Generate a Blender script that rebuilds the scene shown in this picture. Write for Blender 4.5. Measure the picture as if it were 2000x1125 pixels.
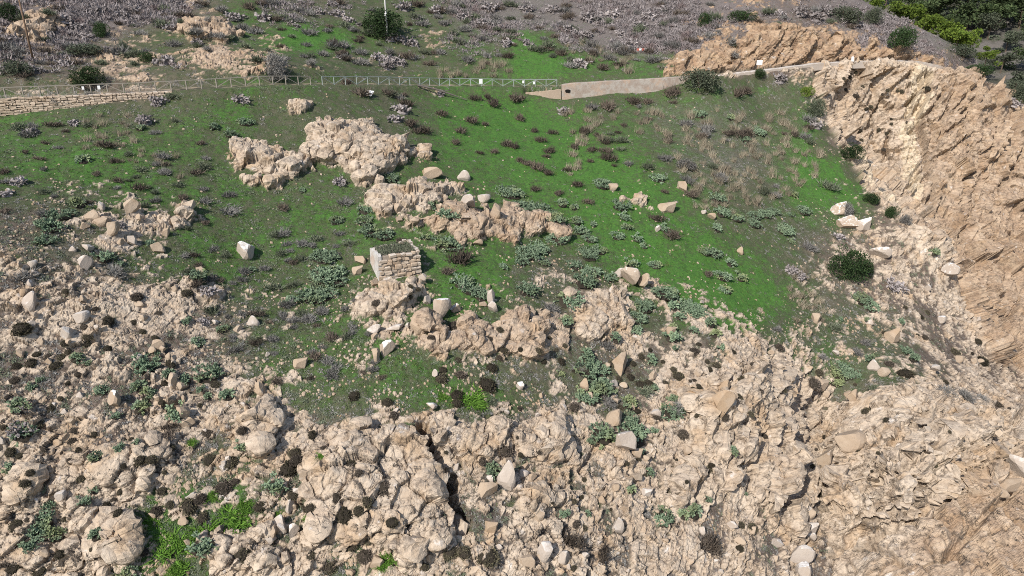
import bpy, math, random
import numpy as np
rng = np.random.default_rng(7); random.seed(7)
SC = bpy.context.scene
for o in list(bpy.data.objects): bpy.data.objects.remove(o)
COL = SC.collection
R = math.radians
# ---------------------------------------------------------------- camera, sky, sun, exposure
PITCH = R(22.0); FPX = 1350.0                      # focal length in photo pixels (photo 2000 x 1125)
cam = bpy.data.cameras.new('camera'); cam.sensor_width = 36; cam.lens = FPX / 2000 * 36
cam.clip_start = 0.5; cam.clip_end = 3000
co = bpy.data.objects.new('camera', cam); COL.objects.link(co)
co.location = (0, 0, 0); co.rotation_euler = (R(90) - PITCH, 0, 0); SC.camera = co
SUN_EL, SUN_AZ = R(42), R(35)                      # light travels towards +x +y, SUN_AZ measured from +y to +x
world = bpy.data.worlds.new('World'); SC.world = world; world.use_nodes = True
wn = world.node_tree.nodes; wl = world.node_tree.links
sky = wn.new('ShaderNodeTexSky'); sky.sky_type = 'NISHITA'; sky.sun_disc = False
sky.sun_elevation = SUN_EL; sky.sun_rotation = SUN_AZ + math.pi
bg = wn['Background']; bg.inputs[1].default_value = 0.115; wl.new(sky.outputs[0], bg.inputs[0])
sl = bpy.data.lights.new('sun', 'SUN'); sl.energy = 4.0; sl.angle = R(0.6); sl.color = (1.0, 0.94, 0.86)
so = bpy.data.objects.new('sun', sl); COL.objects.link(so); so.location = (-60, -60, 80)
so.rotation_euler = (R(90) - SUN_EL, 0, -SUN_AZ)
SC.view_settings.view_transform = 'Standard'; SC.view_settings.look = 'None'
SC.view_settings.exposure = 0.50; SC.view_settings.gamma = 1.0; SC.view_settings.use_curve_mapping = False
SC.cycles.filter_width = 1.0; SC.cycles.use_denoising = False
SP, CP = math.sin(PITCH), math.cos(PITCH)

# ---------------------------------------------------------------- projection
def ray(u, v):
    a = (np.asarray(u, float) - 1000) / FPX; b = -(np.asarray(v, float) - 562.5) / FPX
    return a, CP + b * SP, -SP + b * CP
def unproj(u, v, d):
    x, y, z = ray(u, v); return x * d, y * d, z * d
def proj(x, y, z):
    dep = np.maximum(y * CP - z * SP, 1e-3); up = y * SP + z * CP
    return 1000 + FPX * x / dep, 562.5 - FPX * up / dep, dep

# ---------------------------------------------------------------- noise in numpy
def h32(ix, iy, iz, s):
    n = (ix.astype(np.uint32) * np.uint32(374761393) + iy.astype(np.uint32) * np.uint32(668265263)
         + iz.astype(np.uint32) * np.uint32(2246822519) + np.uint32(s * 3266489917 & 0xffffffff))
    n = (n ^ (n >> np.uint32(13))) * np.uint32(1274126177)
    n = (n ^ (n >> np.uint32(15))) * np.uint32(2654435761)
    return (n ^ (n >> np.uint32(14)))
def rnd(ix, iy, iz, s):
    return (h32(ix, iy, iz, s) & np.uint32(0xffff)).astype(np.float32) * np.float32(1 / 65535.0)
def vnoise2(x, y, s=0):
    fx = np.floor(x); fy = np.floor(y); ix = fx.astype(np.int32); iy = fy.astype(np.int32)
    tx = (x - fx).astype(np.float32); ty = (y - fy).astype(np.float32)
    tx = tx * tx * (3 - 2 * tx); ty = ty * ty * (3 - 2 * ty); z0 = np.zeros_like(ix)
    a = rnd(ix, iy, z0, s); b = rnd(ix + 1, iy, z0, s); c = rnd(ix, iy + 1, z0, s); d = rnd(ix + 1, iy + 1, z0, s)
    return (a + (b - a) * tx) * (1 - ty) + (c + (d - c) * tx) * ty
def fbm2(x, y, o=4, s=0):
    t = 0; a = 0.5; n = 0
    for k in range(o):
        t = t + a * vnoise2(x * 2**k + 13.7 * k, y * 2**k - 7.1 * k, s + k); n += a; a *= 0.5
    return t / n * 2 - 1
def vnoise3(x, y, z, s=0):
    fx = np.floor(x); fy = np.floor(y); fz = np.floor(z)
    ix = fx.astype(np.int32); iy = fy.astype(np.int32); iz = fz.astype(np.int32)
    tx = (x - fx).astype(np.float32); ty = (y - fy).astype(np.float32); tz = (z - fz).astype(np.float32)
    tx = tx * tx * (3 - 2 * tx); ty = ty * ty * (3 - 2 * ty); tz = tz * tz * (3 - 2 * tz)
    def pl(k):
        a = rnd(ix, iy, iz + k, s); b = rnd(ix + 1, iy, iz + k, s); c = rnd(ix, iy + 1, iz + k, s); d = rnd(ix + 1, iy + 1, iz + k, s)
        return (a + (b - a) * tx) * (1 - ty) + (c + (d - c) * tx) * ty
    p = pl(0); return p + (pl(1) - p) * tz
def fbm3(x, y, z, o=4, s=0):
    t = 0; a = 0.5; n = 0
    for k in range(o):
        t = t + a * vnoise3(x * 2**k + 3.7 * k, y * 2**k - 7.1 * k, z * 2**k + 1.3 * k, s + k); n += a; a *= 0.5
    return t / n * 2 - 1
def voro3(P, s, box=False):
    """nearest and second nearest jittered cell: F1, F2, random id fields, offset to the centre"""
    n = len(P); F1 = np.empty(n, np.float32); F2 = np.empty(n, np.float32); C = np.empty((n, 3), np.float32); ID = np.empty((n, 3), np.float32)
    for a in range(0, n, 60000):
        p = P[a:a+60000].astype(np.float32); f = np.floor(p); i = f.astype(np.int32)
        f1 = np.full(len(p), 9, np.float32); f2 = f1.copy(); c = np.zeros_like(p); ci = np.zeros_like(i)
        for dx in (-1, 0, 1):
            for dy in (-1, 0, 1):
                for dz in (-1, 0, 1):
                    jx, jy, jz = i[:, 0] + dx, i[:, 1] + dy, i[:, 2] + dz
                    h = h32(jx, jy, jz, s)
                    ox = (h & np.uint32(1023)).astype(np.float32) / 1023; oy = ((h >> np.uint32(10)) & np.uint32(1023)).astype(np.float32) / 1023
                    oz = ((h >> np.uint32(20)) & np.uint32(1023)).astype(np.float32) / 1023
                    q0 = jx + ox - p[:, 0]; q1 = jy + oy - p[:, 1]; q2 = jz + oz - p[:, 2]
                    d = np.maximum(np.maximum(abs(q0), abs(q1)), abs(q2)) ** 2 if box else q0 * q0 + q1 * q1 + q2 * q2
                    near = d < f1
                    f2 = np.where(near, f1, np.minimum(f2, d)); f1 = np.where(near, d, f1)
                    for k, q in enumerate((q0, q1, q2)): c[:, k] = np.where(near, q, c[:, k])
                    for k, j in enumerate((jx, jy, jz)): ci[:, k] = np.where(near, j, ci[:, k])
        F1[a:a+60000] = np.sqrt(f1); F2[a:a+60000] = np.sqrt(f2); C[a:a+60000] = c
        for k in range(3): ID[a:a+60000, k] = rnd(ci[:, 0], ci[:, 1], ci[:, 2], s + 11 + k)
    return F1, F2, C, ID
def sstep(a, b, x):
    t = np.clip((x - a) / (b - a), 0, 1); return t * t * (3 - 2 * t)

# ---------------------------------------------------------------- shape of the hillside: control points (photo column, row, depth in metres)
EDGE = [(-420,250,78),(-250,222,81),(0,191,86),(170,185,89),(328,178,92),(527,166,97),(700,166,106),(884,168,117),(1000,170,120),(1096,170,121),(1330,155,124),
        (1410,146,126),(1500,138,129),(1600,128,133),(1700,124,136),(1780,124,137),(1850,135,137),(1960,170,145),(2100,230,152),(2300,300,158)]
CTRL = """-200,60,92 -200,-60,106 0,100,97 0,0,111 0,-120,132 250,110,103 250,0,120 250,-120,142 520,110,108 520,0,128 520,-120,150
775,130,120 775,65,130 775,0,144 775,-100,165 1050,130,127 1050,60,138 1050,0,150 1050,-100,170 1300,120,131 1300,60,138 1300,0,150 1300,-90,170
1500,95,133 1500,30,139 1500,-40,152 1650,80,139 1650,20,147 1650,-20,155 1800,92,143 1800,52,150 1890,105,147 1700,50,175 1800,120,178 1900,160,180 2050,180,175
-250,350,66 -250,600,54 -250,900,49 -250,1200,44
0,228,84.5 0,350,71 0,280,78 0,500,60 0,700,55 0,900,51 0,1125,48 0,1300,45
250,206,89 250,300,80 250,430,70 250,560,63 250,700,58 250,900,53 250,1125,49 250,1300,46
520,190,95.5 520,300,87 520,420,78 520,540,70.5 520,700,61.5 520,850,56.5 520,1000,52.5 520,1125,50 520,1300,47
775,195,107 775,260,98 775,355,87 775,470,77.5 775,545,72 775,700,63 775,850,58 775,1000,54 775,1125,51 775,1300,48
1050,205,118 1050,300,103 1050,400,91 1050,500,81 1050,600,73 1050,750,65.5 1050,900,60 1050,1125,53 1050,1300,50
1300,190,122 1300,300,107 1300,450,92 1300,600,80 1300,750,71 1300,900,64.5 1300,1125,57 1300,1300,53
1500,200,126 1500,300,114 1500,450,99 1500,600,87 1500,720,78 1500,800,72.5 1500,900,67.5 1500,1125,60 1500,1300,56
1580,700,83 1590,800,82 1600,900,76 1590,1000,68 1590,1125,63
1592,165,130 1625,270,121 1700,385,111 1815,455,104 1560,250,121 1620,350,113 1650,450,104 1700,500,101 1750,560,97 1700,650,89 1650,720,84
1850,600,100 1930,690,98 1650,230,134 1750,230,133 1830,230,131.5 1950,250,136 2050,300,139 1720,330,130 1815,380,125 1900,380,129 2000,400,133
1840,460,121 1900,500,121 2000,520,125 1920,620,112 2000,620,117 1970,690,105 2150,600,112 2150,300,130
1750,780,76 1850,800,78 1980,810,82 1700,900,70 1850,950,68 1990,950,70 1700,1050,64 1850,1125,59 2000,1125,60 2200,1000,66 2200,800,85 1750,700,84.5 1850,720,88 1960,745,97 2000,1300,54"""
pts = [tuple(map(float, t.split(','))) for t in CTRL.split()] + EDGE
X = np.array([unproj(*p) for p in pts])
S = np.stack([np.arctan2(X[:, 0], X[:, 1]), np.log(np.hypot(X[:, 0], X[:, 1]))], 1)
def K(d2): return 0.5 * d2 * np.log(d2 + 1e-12)
D2 = ((S[:, None] - S[None]) ** 2).sum(-1); n = len(S)
A = np.zeros((n + 3, n + 3)); A[:n, :n] = K(D2) + np.eye(n) * 2e-5; A[:n, n] = 1; A[:n, n+1:] = S; A[n, :n] = 1; A[n+1:, :n] = S.T
W = np.linalg.solve(A, np.concatenate([X[:, 2], [0, 0, 0]]))
AZ0, AZ1, LR0, LR1 = -0.96, 0.96, math.log(26), math.log(200)
NA, NL = 240, 360
ga, gl = np.linspace(AZ0, AZ1, NA), np.linspace(LR0, LR1, NL)
GA, GL = np.meshgrid(ga, gl, indexing='ij'); Q = np.stack([GA.ravel(), GL.ravel()], 1); ZG = np.empty(len(Q))
for a in range(0, len(Q), 8000):
    q = Q[a:a+8000]; ZG[a:a+8000] = K(((q[:, None] - S[None]) ** 2).sum(-1)) @ W[:n] + W[n] + q @ W[n+1:]
ZG = ZG.reshape(NA, NL)
def tps(x, y):
    fa = (np.arctan2(x, y) - AZ0) / (AZ1 - AZ0) * (NA - 1); fl = (np.log(np.hypot(x, y)) - LR0) / (LR1 - LR0) * (NL - 1)
    fa = np.clip(fa, 0, NA - 1.001); fl = np.clip(fl, 0, NL - 1.001); i = fa.astype(int); j = fl.astype(int); a = fa - i; b = fl - j
    return (ZG[i, j] * (1-a) + ZG[i+1, j] * a) * (1-b) + (ZG[i, j+1] * (1-a) + ZG[i+1, j+1] * a) * b
# the track: its downhill edge in the world
EW = np.array([unproj(*p) for p in EDGE])
def resample(poly, step):
    poly = np.asarray(poly, float); d = np.r_[0, np.cumsum(np.linalg.norm(np.diff(poly[:, :2], axis=0), axis=1))]
    t = np.arange(0, d[-1], step); return np.stack([np.interp(t, d, poly[:, k]) for k in range(poly.shape[1])], 1)
EWs = resample(EW, 1.0)
ker = np.hanning(13); ker /= ker.sum()
EWs = np.stack([np.convolve(np.pad(EWs[:, k], 6, mode='edge'), ker, 'valid') for k in range(3)], 1)
def edge_dist(x, y):
    """signed distance to the downhill edge of the track (positive uphill) and the track's height there"""
    sh = x.shape; x = x.ravel(); y = y.ravel(); best = np.full(x.shape, 1e9); sd = np.zeros_like(best); zz = np.zeros_like(best)
    E = EWs[::3]
    for k in range(len(E) - 1):
        a, b = E[k], E[k+1]; dx, dy = b[0]-a[0], b[1]-a[1]; L2 = dx*dx + dy*dy
        t = np.clip(((x-a[0])*dx + (y-a[1])*dy) / L2, 0, 1); qx = a[0]+t*dx; qy = a[1]+t*dy
        d = np.hypot(x-qx, y-qy); m = d < best
        side = np.sign(dx*(y-a[1]) - dy*(x-a[0]))
        best = np.where(m, d, best); sd = np.where(m, d*side, sd); zz = np.where(m, a[2]+t*(b[2]-a[2]), zz)
    return sd.reshape(sh), zz.reshape(sh)
def in_poly_dist(x, y, poly):
    """signed distance to a polygon, positive inside"""
    p = np.asarray(poly); q = np.roll(p, -1, 0); best = np.full(x.shape, 1e9); ins = np.zeros(x.shape, bool)
    for a, b in zip(p, q):
        dx, dy = b-a; t = np.clip(((x-a[0])*dx + (y-a[1])*dy) / (dx*dx+dy*dy+1e-9), 0, 1)
        best = np.minimum(best, np.hypot(x-a[0]-t*dx, y-a[1]-t*dy))
        c = ((a[1] > y) != (b[1] > y)) & (x < dx*(y-a[1])/(dy+1e-12)+a[0]); ins ^= c
    return np.where(ins, best, -best)
# ray cast on the smooth ground
def cast0(u, v):
    rx, ry, rz = ray(u, v); d = np.linspace(30, 190, 1600); g = tps(rx*d, ry*d) - rz*d
    k = np.argmax(g > 0); return np.array([rx*d[k], ry*d[k]])
# rock outcrops: footprint in the photo, bulge (m), edge width (m), name data
OUT = [
 ('A', [(598,262),(640,236),(700,232),(745,258),(800,288),(858,306),(850,318),(800,322),(770,330),(745,350),(702,366),(690,345),(640,330),(600,318)], 1.9, 2.0, 'large domed beige rock outcrop with an orange lichen edge on the meadow'),
 ('B', [(440,295),(478,280),(545,290),(588,312),(590,335),(575,360),(520,362),(450,340)], 1.15, 1.4, 'low beige rock outcrop left of the large domed outcrop'),
 ('C', [(705,385),(790,370),(880,362),(915,372),(860,395),(790,428),(745,425)], 0.7, 1.2, 'pale tilted rock slab above the ruined stone hut'),
 ('D', [(775,455),(850,420),(900,410),(985,405),(1060,425),(1112,440),(1095,462),(1010,472),(920,474),(850,462)], 1.35, 1.2, 'long brown rock ledge right of and above the stone hut'),
 ('E', [(665,610),(690,575),(760,560),(835,555),(825,580),(790,620),(735,632)], 0.55, 1.2, 'broad rock shelf just below the ruined stone hut'),
 ('F', [(815,685),(830,650),(900,630),(1000,610),(1060,620),(1110,650),(1110,700),(1000,690),(910,700),(860,712)], 1.0, 1.1, 'cracked tan crag behind the two standing boulders'),
 ('G', [(640,880),(700,845),(790,838),(840,870),(868,930),(880,990),(905,1040),(850,1085),(740,1090),(650,1060),(600,1000),(600,930)], 1.9, 1.3, 'big broken crag with a dark cleft along its right side'),
 ('H', [(815,830),(880,815),(965,815),(1010,830),(1090,850),(1090,880),(1000,890),(930,905),(870,905)], 1.0, 1.0, 'rounded crag right of the dark cleft'),
 ('I', [(1350,800),(1390,770),(1440,740),(1500,700),(1540,690),(1562,760),(1550,830),(1500,880),(1440,920),(1370,900),(1340,860)], 1.8, 2.0, 'large smooth pale rock buttress left of the shaded gully'),
 ('K', [(440,850),(470,790),(510,768),(545,785),(540,830),(500,880),(450,900)], 1.1, 1.0, 'upright pale rock slab at the edge of the lower scree'),
 ('L', [(330,425),(345,400),(368,418),(365,440),(335,442)], 0.8, .7, 'rounded rock knob at the right end of the left boulder heap'),
 ('M', [(1215,400),(1225,385),(1255,385),(1262,400),(1240,408)], 0.7, .6, 'small pink rock outcrop on the green slope'),
 ('N', [(560,215),(585,205),(620,205),(620,220),(590,222)], 0.8, .6, 'small rock outcrop above the large domed outcrop'),
 ('O', [(1300,140),(1340,112),(1400,98),(1440,110),(1440,140),(1380,152)], 1.6, 1.2, 'orange rock cutting left of the white sign on a post'),
 ('P', [(1450,135),(1450,90),(1520,62),(1600,72),(1700,85),(1800,105),(1850,122),(1780,120),(1600,124)], 2.2, 1.6, 'long orange rock cutting above the track on the right'),
 ('Q', [(350,62),(370,42),(430,45),(470,70),(440,88),(370,82)], 1.6, 1.2, 'beige rocks on the scrubby slope above the fence'),
 ('S', [(25,52),(60,30),(110,45),(120,62),(60,80),(20,75)], 1.5, 1.2, 'orange rock face behind the thin wooden pole'),
 ('T', [(1600,1005),(1700,940),(1830,868),(1900,805),(1960,830),(1985,900),(1900,965),(1800,1010),(1700,1040)], 3.0, 1.3, 'long banded rock ridge rising to the right in the lower right corner'),
 ('U', [(1640,800),(1720,775),(1800,800),(1780,860),(1700,905),(1640,940),(1622,860)], 2.0, 1.1, 'pale cracked rock shoulder right of the shaded gully'),
 ('V', [(135,890),(200,855),(320,862),(352,920),(300,962),(180,950)], .9, 1.0, 'broad smooth rock face in the lower left scree'),
 ('W', [(140,1060),(160,1010),(240,1005),(290,1070),(270,1130),(150,1130)], 1.2, .9, 'blocky rock ledge at the bottom left edge'),
 ('X', [(410,1070),(450,1040),(520,1030),(545,1080),(530,1140),(410,1140)], 1.0, .9, 'pale cracked ledge at the bottom left of the big crag'),
 ('Y', [(1010,985),(1060,955),(1110,985),(1105,1030),(1040,1030)], .7, .8, 'pale slab right of the tall grey boulder'),
 ('Z', [(1170,915),(1195,885),(1230,895),(1235,940),(1190,950)], .8, .7, 'round pale rock knob on the lower middle scree'),
 ('b', [(1290,960),(1350,905),(1440,905),(1430,960),(1370,995),(1310,990)], .9, 1.0, 'broad pale rock shelf above the twin cactus mats'),
 ('c', [(1480,950),(1540,900),(1565,960),(1560,1040),(1500,1040)], 1.0, .9, 'tall pale rock face left of the gully mouth'),
 ('d', [(1010,870),(1070,830),(1130,850),(1140,900),(1080,930),(1020,910)], .8, .9, 'pale broken ledge left of the cactus gully'),
 ('e', [(1100,600),(1150,570),(1220,590),(1230,640),(1160,670),(1110,650)], .9, 1.0, 'pale rock shoulder below the perched boulder'),
 ('f', [(30,1000),(0,960),(40,900),(110,905),(120,960)], .8, .9, 'smooth tan ledge at the lower left edge'),
]
for k, o in enumerate(OUT): OUT[k] = o + (np.array([cast0(*p) for p in o[1]]),)
def base_z(x, y):
    z = tps(x, y)
    for o in OUT:
        P = o[5]; m = (x > P[:, 0].min()-3) & (x < P[:, 0].max()+3) & (y > P[:, 1].min()-3) & (y < P[:, 1].max()+3)
        if m.any():
            xm, ym = x[m], y[m]; n1 = fbm2(xm*.5, ym*.5, 3, 201); n2 = fbm2(xm*.5+9, ym*.5, 3, 203)
            d = in_poly_dist(xm + n1*1.9, ym + n2*1.9, P) + .8*fbm2(xm*1.1, ym*1.1, 3, 207)
            rr = np.hypot(xm, ym); r0, r1 = np.hypot(P[:, 0], P[:, 1]).min(), np.hypot(P[:, 0], P[:, 1]).max()
            back = sstep(1.05, .35, (rr - r0) / (r1 - r0))
            z[m] += .8 * o[2] * sstep(-0.35 * o[3], 1.25*o[3], d) * (.30 + .70*back) * (1 + .35*n1)
    # cleft beside the big crag
    sd, pz = edge_dist(x, y)
    u, v, dep = proj(x, y, z)
    walled = sstep(345, 300, u)                                     # dry-stone retaining wall on the left
    wall2 = sstep(1015, 1030, u) * sstep(1345, 1335, u)             # rendered wall
    w = np.maximum(walled, wall2)
    Hw = np.maximum(2.1 * np.interp(u, [-100, 0, 335, 345], [1, 1, .18, 0]), np.interp(u, [1010, 1025, 1100, 1200, 1335, 1350], [0, 1.2, 2.1, 1.5, .7, 0]))
    cap = pz - Hw * sstep(-8.5, -2.0, sd); z = np.where((sd < -.3) & (sd > -8.5) & (Hw > 0), np.minimum(z, cap), z)
    lo = -0.35 * w - 2.2 * (1 - w); inn = -0.05 * w - 0.3 * (1 - w)
    k = sstep(0, 1, (sd - lo) / (inn - lo)) * sstep(5.0, 2.6, sd)
    return z * (1 - k) + pz * k
# ---------------------------------------------------------------- ground grid: columns by bearing, rows spread evenly over what is seen
NC, NR = 1085, 668
az = np.linspace(-0.90, 0.90, NC)
rp = np.exp(np.linspace(math.log(30), math.log(182), 620))
RX = np.sin(az)[:, None] * rp[None]; RY = np.cos(az)[:, None] * rp[None]
RZ = base_z(RX, RY)
pu, pv, pd = proj(RX, RY, RZ)
dv = np.maximum(np.diff(-pv, axis=1), 0) * ((pv[:, 1:] > -60) & (pv[:, 1:] < 1200))
dl = np.hypot(np.diff(RZ, axis=1), np.diff(rp)[None])
cum = np.cumsum(np.concatenate([np.zeros((NC, 1)), dv + dl * 2.2], 1), 1)
kk = np.hanning(15); kk /= kk.sum()
RJ = np.empty((NC, NR))
for i in range(NC): RJ[i] = np.interp(np.linspace(0, cum[i, -1], NR), cum[i], rp)
for j in range(NR): RJ[:, j] = np.convolve(np.pad(RJ[:, j], 7, mode='edge'), kk, 'valid')
BX = np.sin(az)[:, None] * RJ; BY = np.cos(az)[:, None] * RJ; BZ = base_z(BX, BY)
U, V, DEP = proj(BX, BY, BZ)
def normals(x, y, z):
    ax, ay, az_ = np.gradient(x, axis=0), np.gradient(y, axis=0), np.gradient(z, axis=0)
    bx, by, bz = np.gradient(x, axis=1), np.gradient(y, axis=1), np.gradient(z, axis=1)
    nx, ny, nz = ay*bz-az_*by, az_*bx-ax*bz, ax*by-ay*bx
    s = np.where(nz < 0, -1, 1); l = np.sqrt(nx*nx+ny*ny+nz*nz) + 1e-12
    return nx*s/l, ny*s/l, nz*s/l
NX, NY, NZ = normals(BX, BY, BZ)
# ---------------------------------------------------------------- what grows or lies where (read off the photograph, 50 photo pixels to a cell)
ROCK = """3520000430 0000000000 0001210234 3100000000
3213542363 4101113300 0000002577 7775432200
2224553676 6222211111 0111214776 6788885210
3334432100 0000122100 0200000000 0389999831
0000000000 0100000000 0000000000 0179999995
0000000010 1000000000 0000000000 0039999999
0000000000 0000101000 0000010000 0001999999
1244222100 0000011221 0000110000 0012899999
2235677400 0000023332 1000011001 0144579999
3434553100 0000011122 2210001001 1245678999
4445543321 1000223111 2421410000 1233566789
6667776653 2112454212 2356653310 1334666788
6667777653 2224543455 6657644532 1323555688
6677765443 2212325545 6545766677 6433465667
6666776544 3222312233 3532356788 8533455666
6666767655 5322122222 3432345788 9667888777
6777777766 6665557778 7766456789 9879999888
7777777766 6766877878 7666567899 9889999998
7788777656 5678889866 7676776899 9889999999
7777766554 5678889767 7777776888 8889999999
8866754335 5677788766 6676556677 7788999999
8877754467 7676567676 6676666676 7788999999
8887744477 7676667676 6676666676 7788999999"""
GREEN = """1000011234 3322333332 4210000010 1111244533
1112234334 5876433453 6421111221 1112234533
2332233333 4344433344 7765553222 1111112222
4443334456 6665556777 6655666666 5310000024
6655445567 5555556899 9875555544 4310000002
6656666655 5555556889 9987655444 5400000000
6777765555 5566666788 9999754443 5560000000
5555666666 6666566577 8889886543 5565300000
3344566666 6777766666 6789888654 5443200000
3444555777 7766777777 6678998865 5432200000
3333466777 6666677888 5457899987 5432221000
2222233345 6666666888 5534678999 7643221000
1111222234 5666666765 4333456799 6555432000
1111122234 5667776544 4333333345 5664532100
1111112234 6666677655 4444333222 3565543210
1111112234 6665567776 5444322222 2344443210
1111111234 4334554444 3444332222 2222222210
1111112345 5433332222 3443322211 1111111111
1111123445 5432222333 3333333211 1111111111
1112457888 5533222233 3333443211 1111111111
1123678765 4433234332 2223442111 1111111111
1113577653 3345666532 2222211111 1111111111
1113577653 3345666532 2222211111 1111111111"""
PURP = """4799997430 3433223478 9999999996 5578866333
3344422233 2222122344 3268999863 2257887333
3332222222 2222222222 1112332211 1113444555
2222222111 2211222110 1211222333 3342000003
1122222211 1111122000 0112344443 3300000000
1111112222 1222111000 0001234444 3300000000
1111112222 2211111000 0000123454 3200000000
2222222221 1111222200 0001122333 3220000000
3322211111 1111112222 1110112222 3333000000
3332221111 1122221111 2111011112 3333000000
3333322111 1222221111 3321001112 2333222000
3333333222 2222222111 2222111111 2333333222
3333333333 2222222222 2333221111 2233333322
3333333333 2222222222 2333333332 3333333322
3333333333 2222222223 3333333333 4333333333
3333333333 3222222222 2233333333 4443333333
3333333333 4333333333 3333333333 4443333333
3333333333 3333333333 3333333333 4443333333
3333333322 3333333333 4333333333 4333333333
3333332111 3333333333 4433333333 4433333333
3332211122 3333333344 4444444433 4433333333
3332211122 3333333444 4444444444 4433333333
3332211122 3333333444 4444444444 4433333333"""
def grid(t): return np.array([[int(c) for c in l.replace(' ', '')] for l in t.split('\n')], float)
MR, MG, MP = grid(ROCK) / 9, grid(GREEN) / 9, grid(PURP) / 9
MG[0:3, 3:28] += .14; MG[0:2, 9:16] += .1; MG[0:3, 16:27] += .10; MG[4:8, 24:32] += .16; MG[4:8, 0:10] += .10; MG[8:12, 27:31] += .08; MG[3:9, 31:34] += .30
for M in (MR, MG, MP): assert M.shape == (23, 40), M.shape
def look(M, u, v):
    x = np.clip(u / 50 - .5, 0, 38.999); y = np.clip(v / 50 - .5, 0, 21.999); i = x.astype(int); j = y.astype(int); a = x - i; b = y - j
    a = a*a*(3-2*a); b = b*b*(3-2*b)
    return (M[j, i]*(1-a) + M[j, i+1]*a)*(1-b) + (M[j+1, i]*(1-a) + M[j+1, i+1]*a)*b
w1 = fbm2(BX*.35, BY*.35, 3, 21) * 1.3; w2 = fbm2(BX*.35+50, BY*.35, 3, 25) * 1.3      # wander of the borders, metres
Uw = U + w1 * FPX / DEP; Vw = V + w2 * FPX / DEP * .6
FR, FG, FP = look(MR, Uw, Vw), look(MG, Uw, Vw), look(MP, Uw, Vw)
steep = sstep(0.80, 0.66, NZ)
SD, PZ = edge_dist(BX, BY)
bench = sstep(-.2, .3, SD) * sstep(3.2, 2.4, SD)                                        # the track itself
REG = np.zeros(BX.shape, np.int32)
OUTD = np.full(BX.shape, -9.0)
for k, o in enumerate(OUT):
    P = o[5]; m = (BX > P[:, 0].min()-2) & (BX < P[:, 0].max()+2) & (BY > P[:, 1].min()-2) & (BY < P[:, 1].max()+2)
    n1 = fbm2(BX[m]*.5, BY[m]*.5, 3, 201); n2 = fbm2(BX[m]*.5+9, BY[m]*.5, 3, 203)
    d = in_poly_dist(BX[m] + n1*1.9, BY[m] + n2*1.9, P) + .8*fbm2(BX[m]*1.1, BY[m]*1.1, 3, 207); OUTD[m] = np.maximum(OUTD[m], d)
    r = REG[m]; r[d > 0] = k + 2; REG[m] = r
FR = np.maximum(FR, .97 * sstep(-.75, .75, OUTD))
# the cliff on the right (beyond the green edge)
CLP = np.array([(1590,118),(1596,190),(1628,270),(1662,330),(1704,385),(1762,430),(1815,455),(1850,480),(1862,540),(1885,610),(1935,695),(2010,745),(2300,800),(2300,100),(1990,185),(1900,140),(1860,136)], float)
cl = (in_poly_dist(U + w1*14, V + w2*14, CLP) > 0) & (SD < -.6) & (DEP > 95)
CL = np.where(cl, 1.0, 0.0)
FR = np.maximum(FR, CL * .96); FR = np.where(bench > .3, np.minimum(FR, .08), FR)
CLIFF_ID = 1; REG = np.where((CL > .5), CLIFF_ID, REG)
# ---------------------------------------------------------------- fractured rock, displaced along the ground's normal
P = np.stack([BX.ravel(), BY.ravel(), BZ.ravel()], 1)
fr = FR.ravel(); need = fr > 0.02; idx = np.nonzero(need)[0]; p = P[idx]
wob = np.stack([fbm3(p[:, 0]*.6, p[:, 1]*.6, p[:, 2]*.6, 3, 40+k) for k in range(3)], 1)
# bedding that rises to the right, stronger in the lower right and on the cliff
ur, vr = U.ravel()[idx], V.ravel()[idx]
lay = sstep(1350, 1650, ur + (vr-700)*.2)
ca, sa = math.cos(R(38)), math.sin(R(38))
q = p + wob * .14
qa = q[:, 0]*ca + q[:, 2]*sa; qb = -q[:, 0]*sa + q[:, 2]*ca; qc = q[:, 1]
def blocks(size, s, st, box=True):
    sx = size * (1 + st * (1.1 + .9*lay) * (1 - .75*CL.ravel()[idx])); sy = size * (.80 - .12*lay)
    G = np.stack([qa / sx, qb / sy, qc / size], 1)
    F1, F2, C, ID = voro3(G, s, box)
    e = F2 - F1
    t = ID * 2 - 1
    tilt = C[:, 0]*t[:, 1] + C[:, 1]*t[:, 2] + C[:, 2]*t[:, 0]
    return F1, e, t[:, 0], tilt, ID
near = sstep(120, 60, DEP.ravel()[idx])
a0 = blocks(6.5, 2, .4, False); a1 = blocks(2.7, 3, .5); a2 = blocks(1.15, 5, .5); a3 = blocks(.48, 8, .5)
crev = lambda e, w: np.exp(-(e / w) ** 2)
big = sstep(.75, .97, fr[idx])                                       # solid rock: big faces; rubble: small rounded stones
rough = fbm3(p[:, 0]*1.7, p[:, 1]*1.7, p[:, 2]*1.7, 4, 60)
blob = fbm2(p[:, 0]*.22, p[:, 1]*.22, 3, 70)
cliffy = CL.ravel()[idx]
stri = fbm3(qa*.35, qb*2.4, qc*1.1, 4, 95)                            # strata
massive = np.maximum(big, cliffy)
ID_ = lambda a: a[4][:, 0]
mod = .45 + 1.0*sstep(-.3, .3, fbm2(p[:, 0]*.16, p[:, 1]*.16, 3, 99))      # smooth slabs here, rubble there
H = (.42*a0[2] + .75*a0[3]) * (.10 + .35*big + 1.1*cliffy + 1.25*lay*big) + (.34*a1[2] + .60*a1[3]) * (.55 + .60*massive) + mod*(1-.6*massive)*((.13*a2[2] + .30*a2[3]) + (.045*a3[2] + .09*a3[3]))
H -= .26*crev(a1[1], .05)*massive + .10*(1-.6*massive)*crev(a2[1], .06) + .04*crev(a3[1], .10)
sawt = lambda k, w: (lambda t_: np.where(t_ < w, t_/w, (1-t_)/(1-w)))((k - np.floor(k)))
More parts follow.
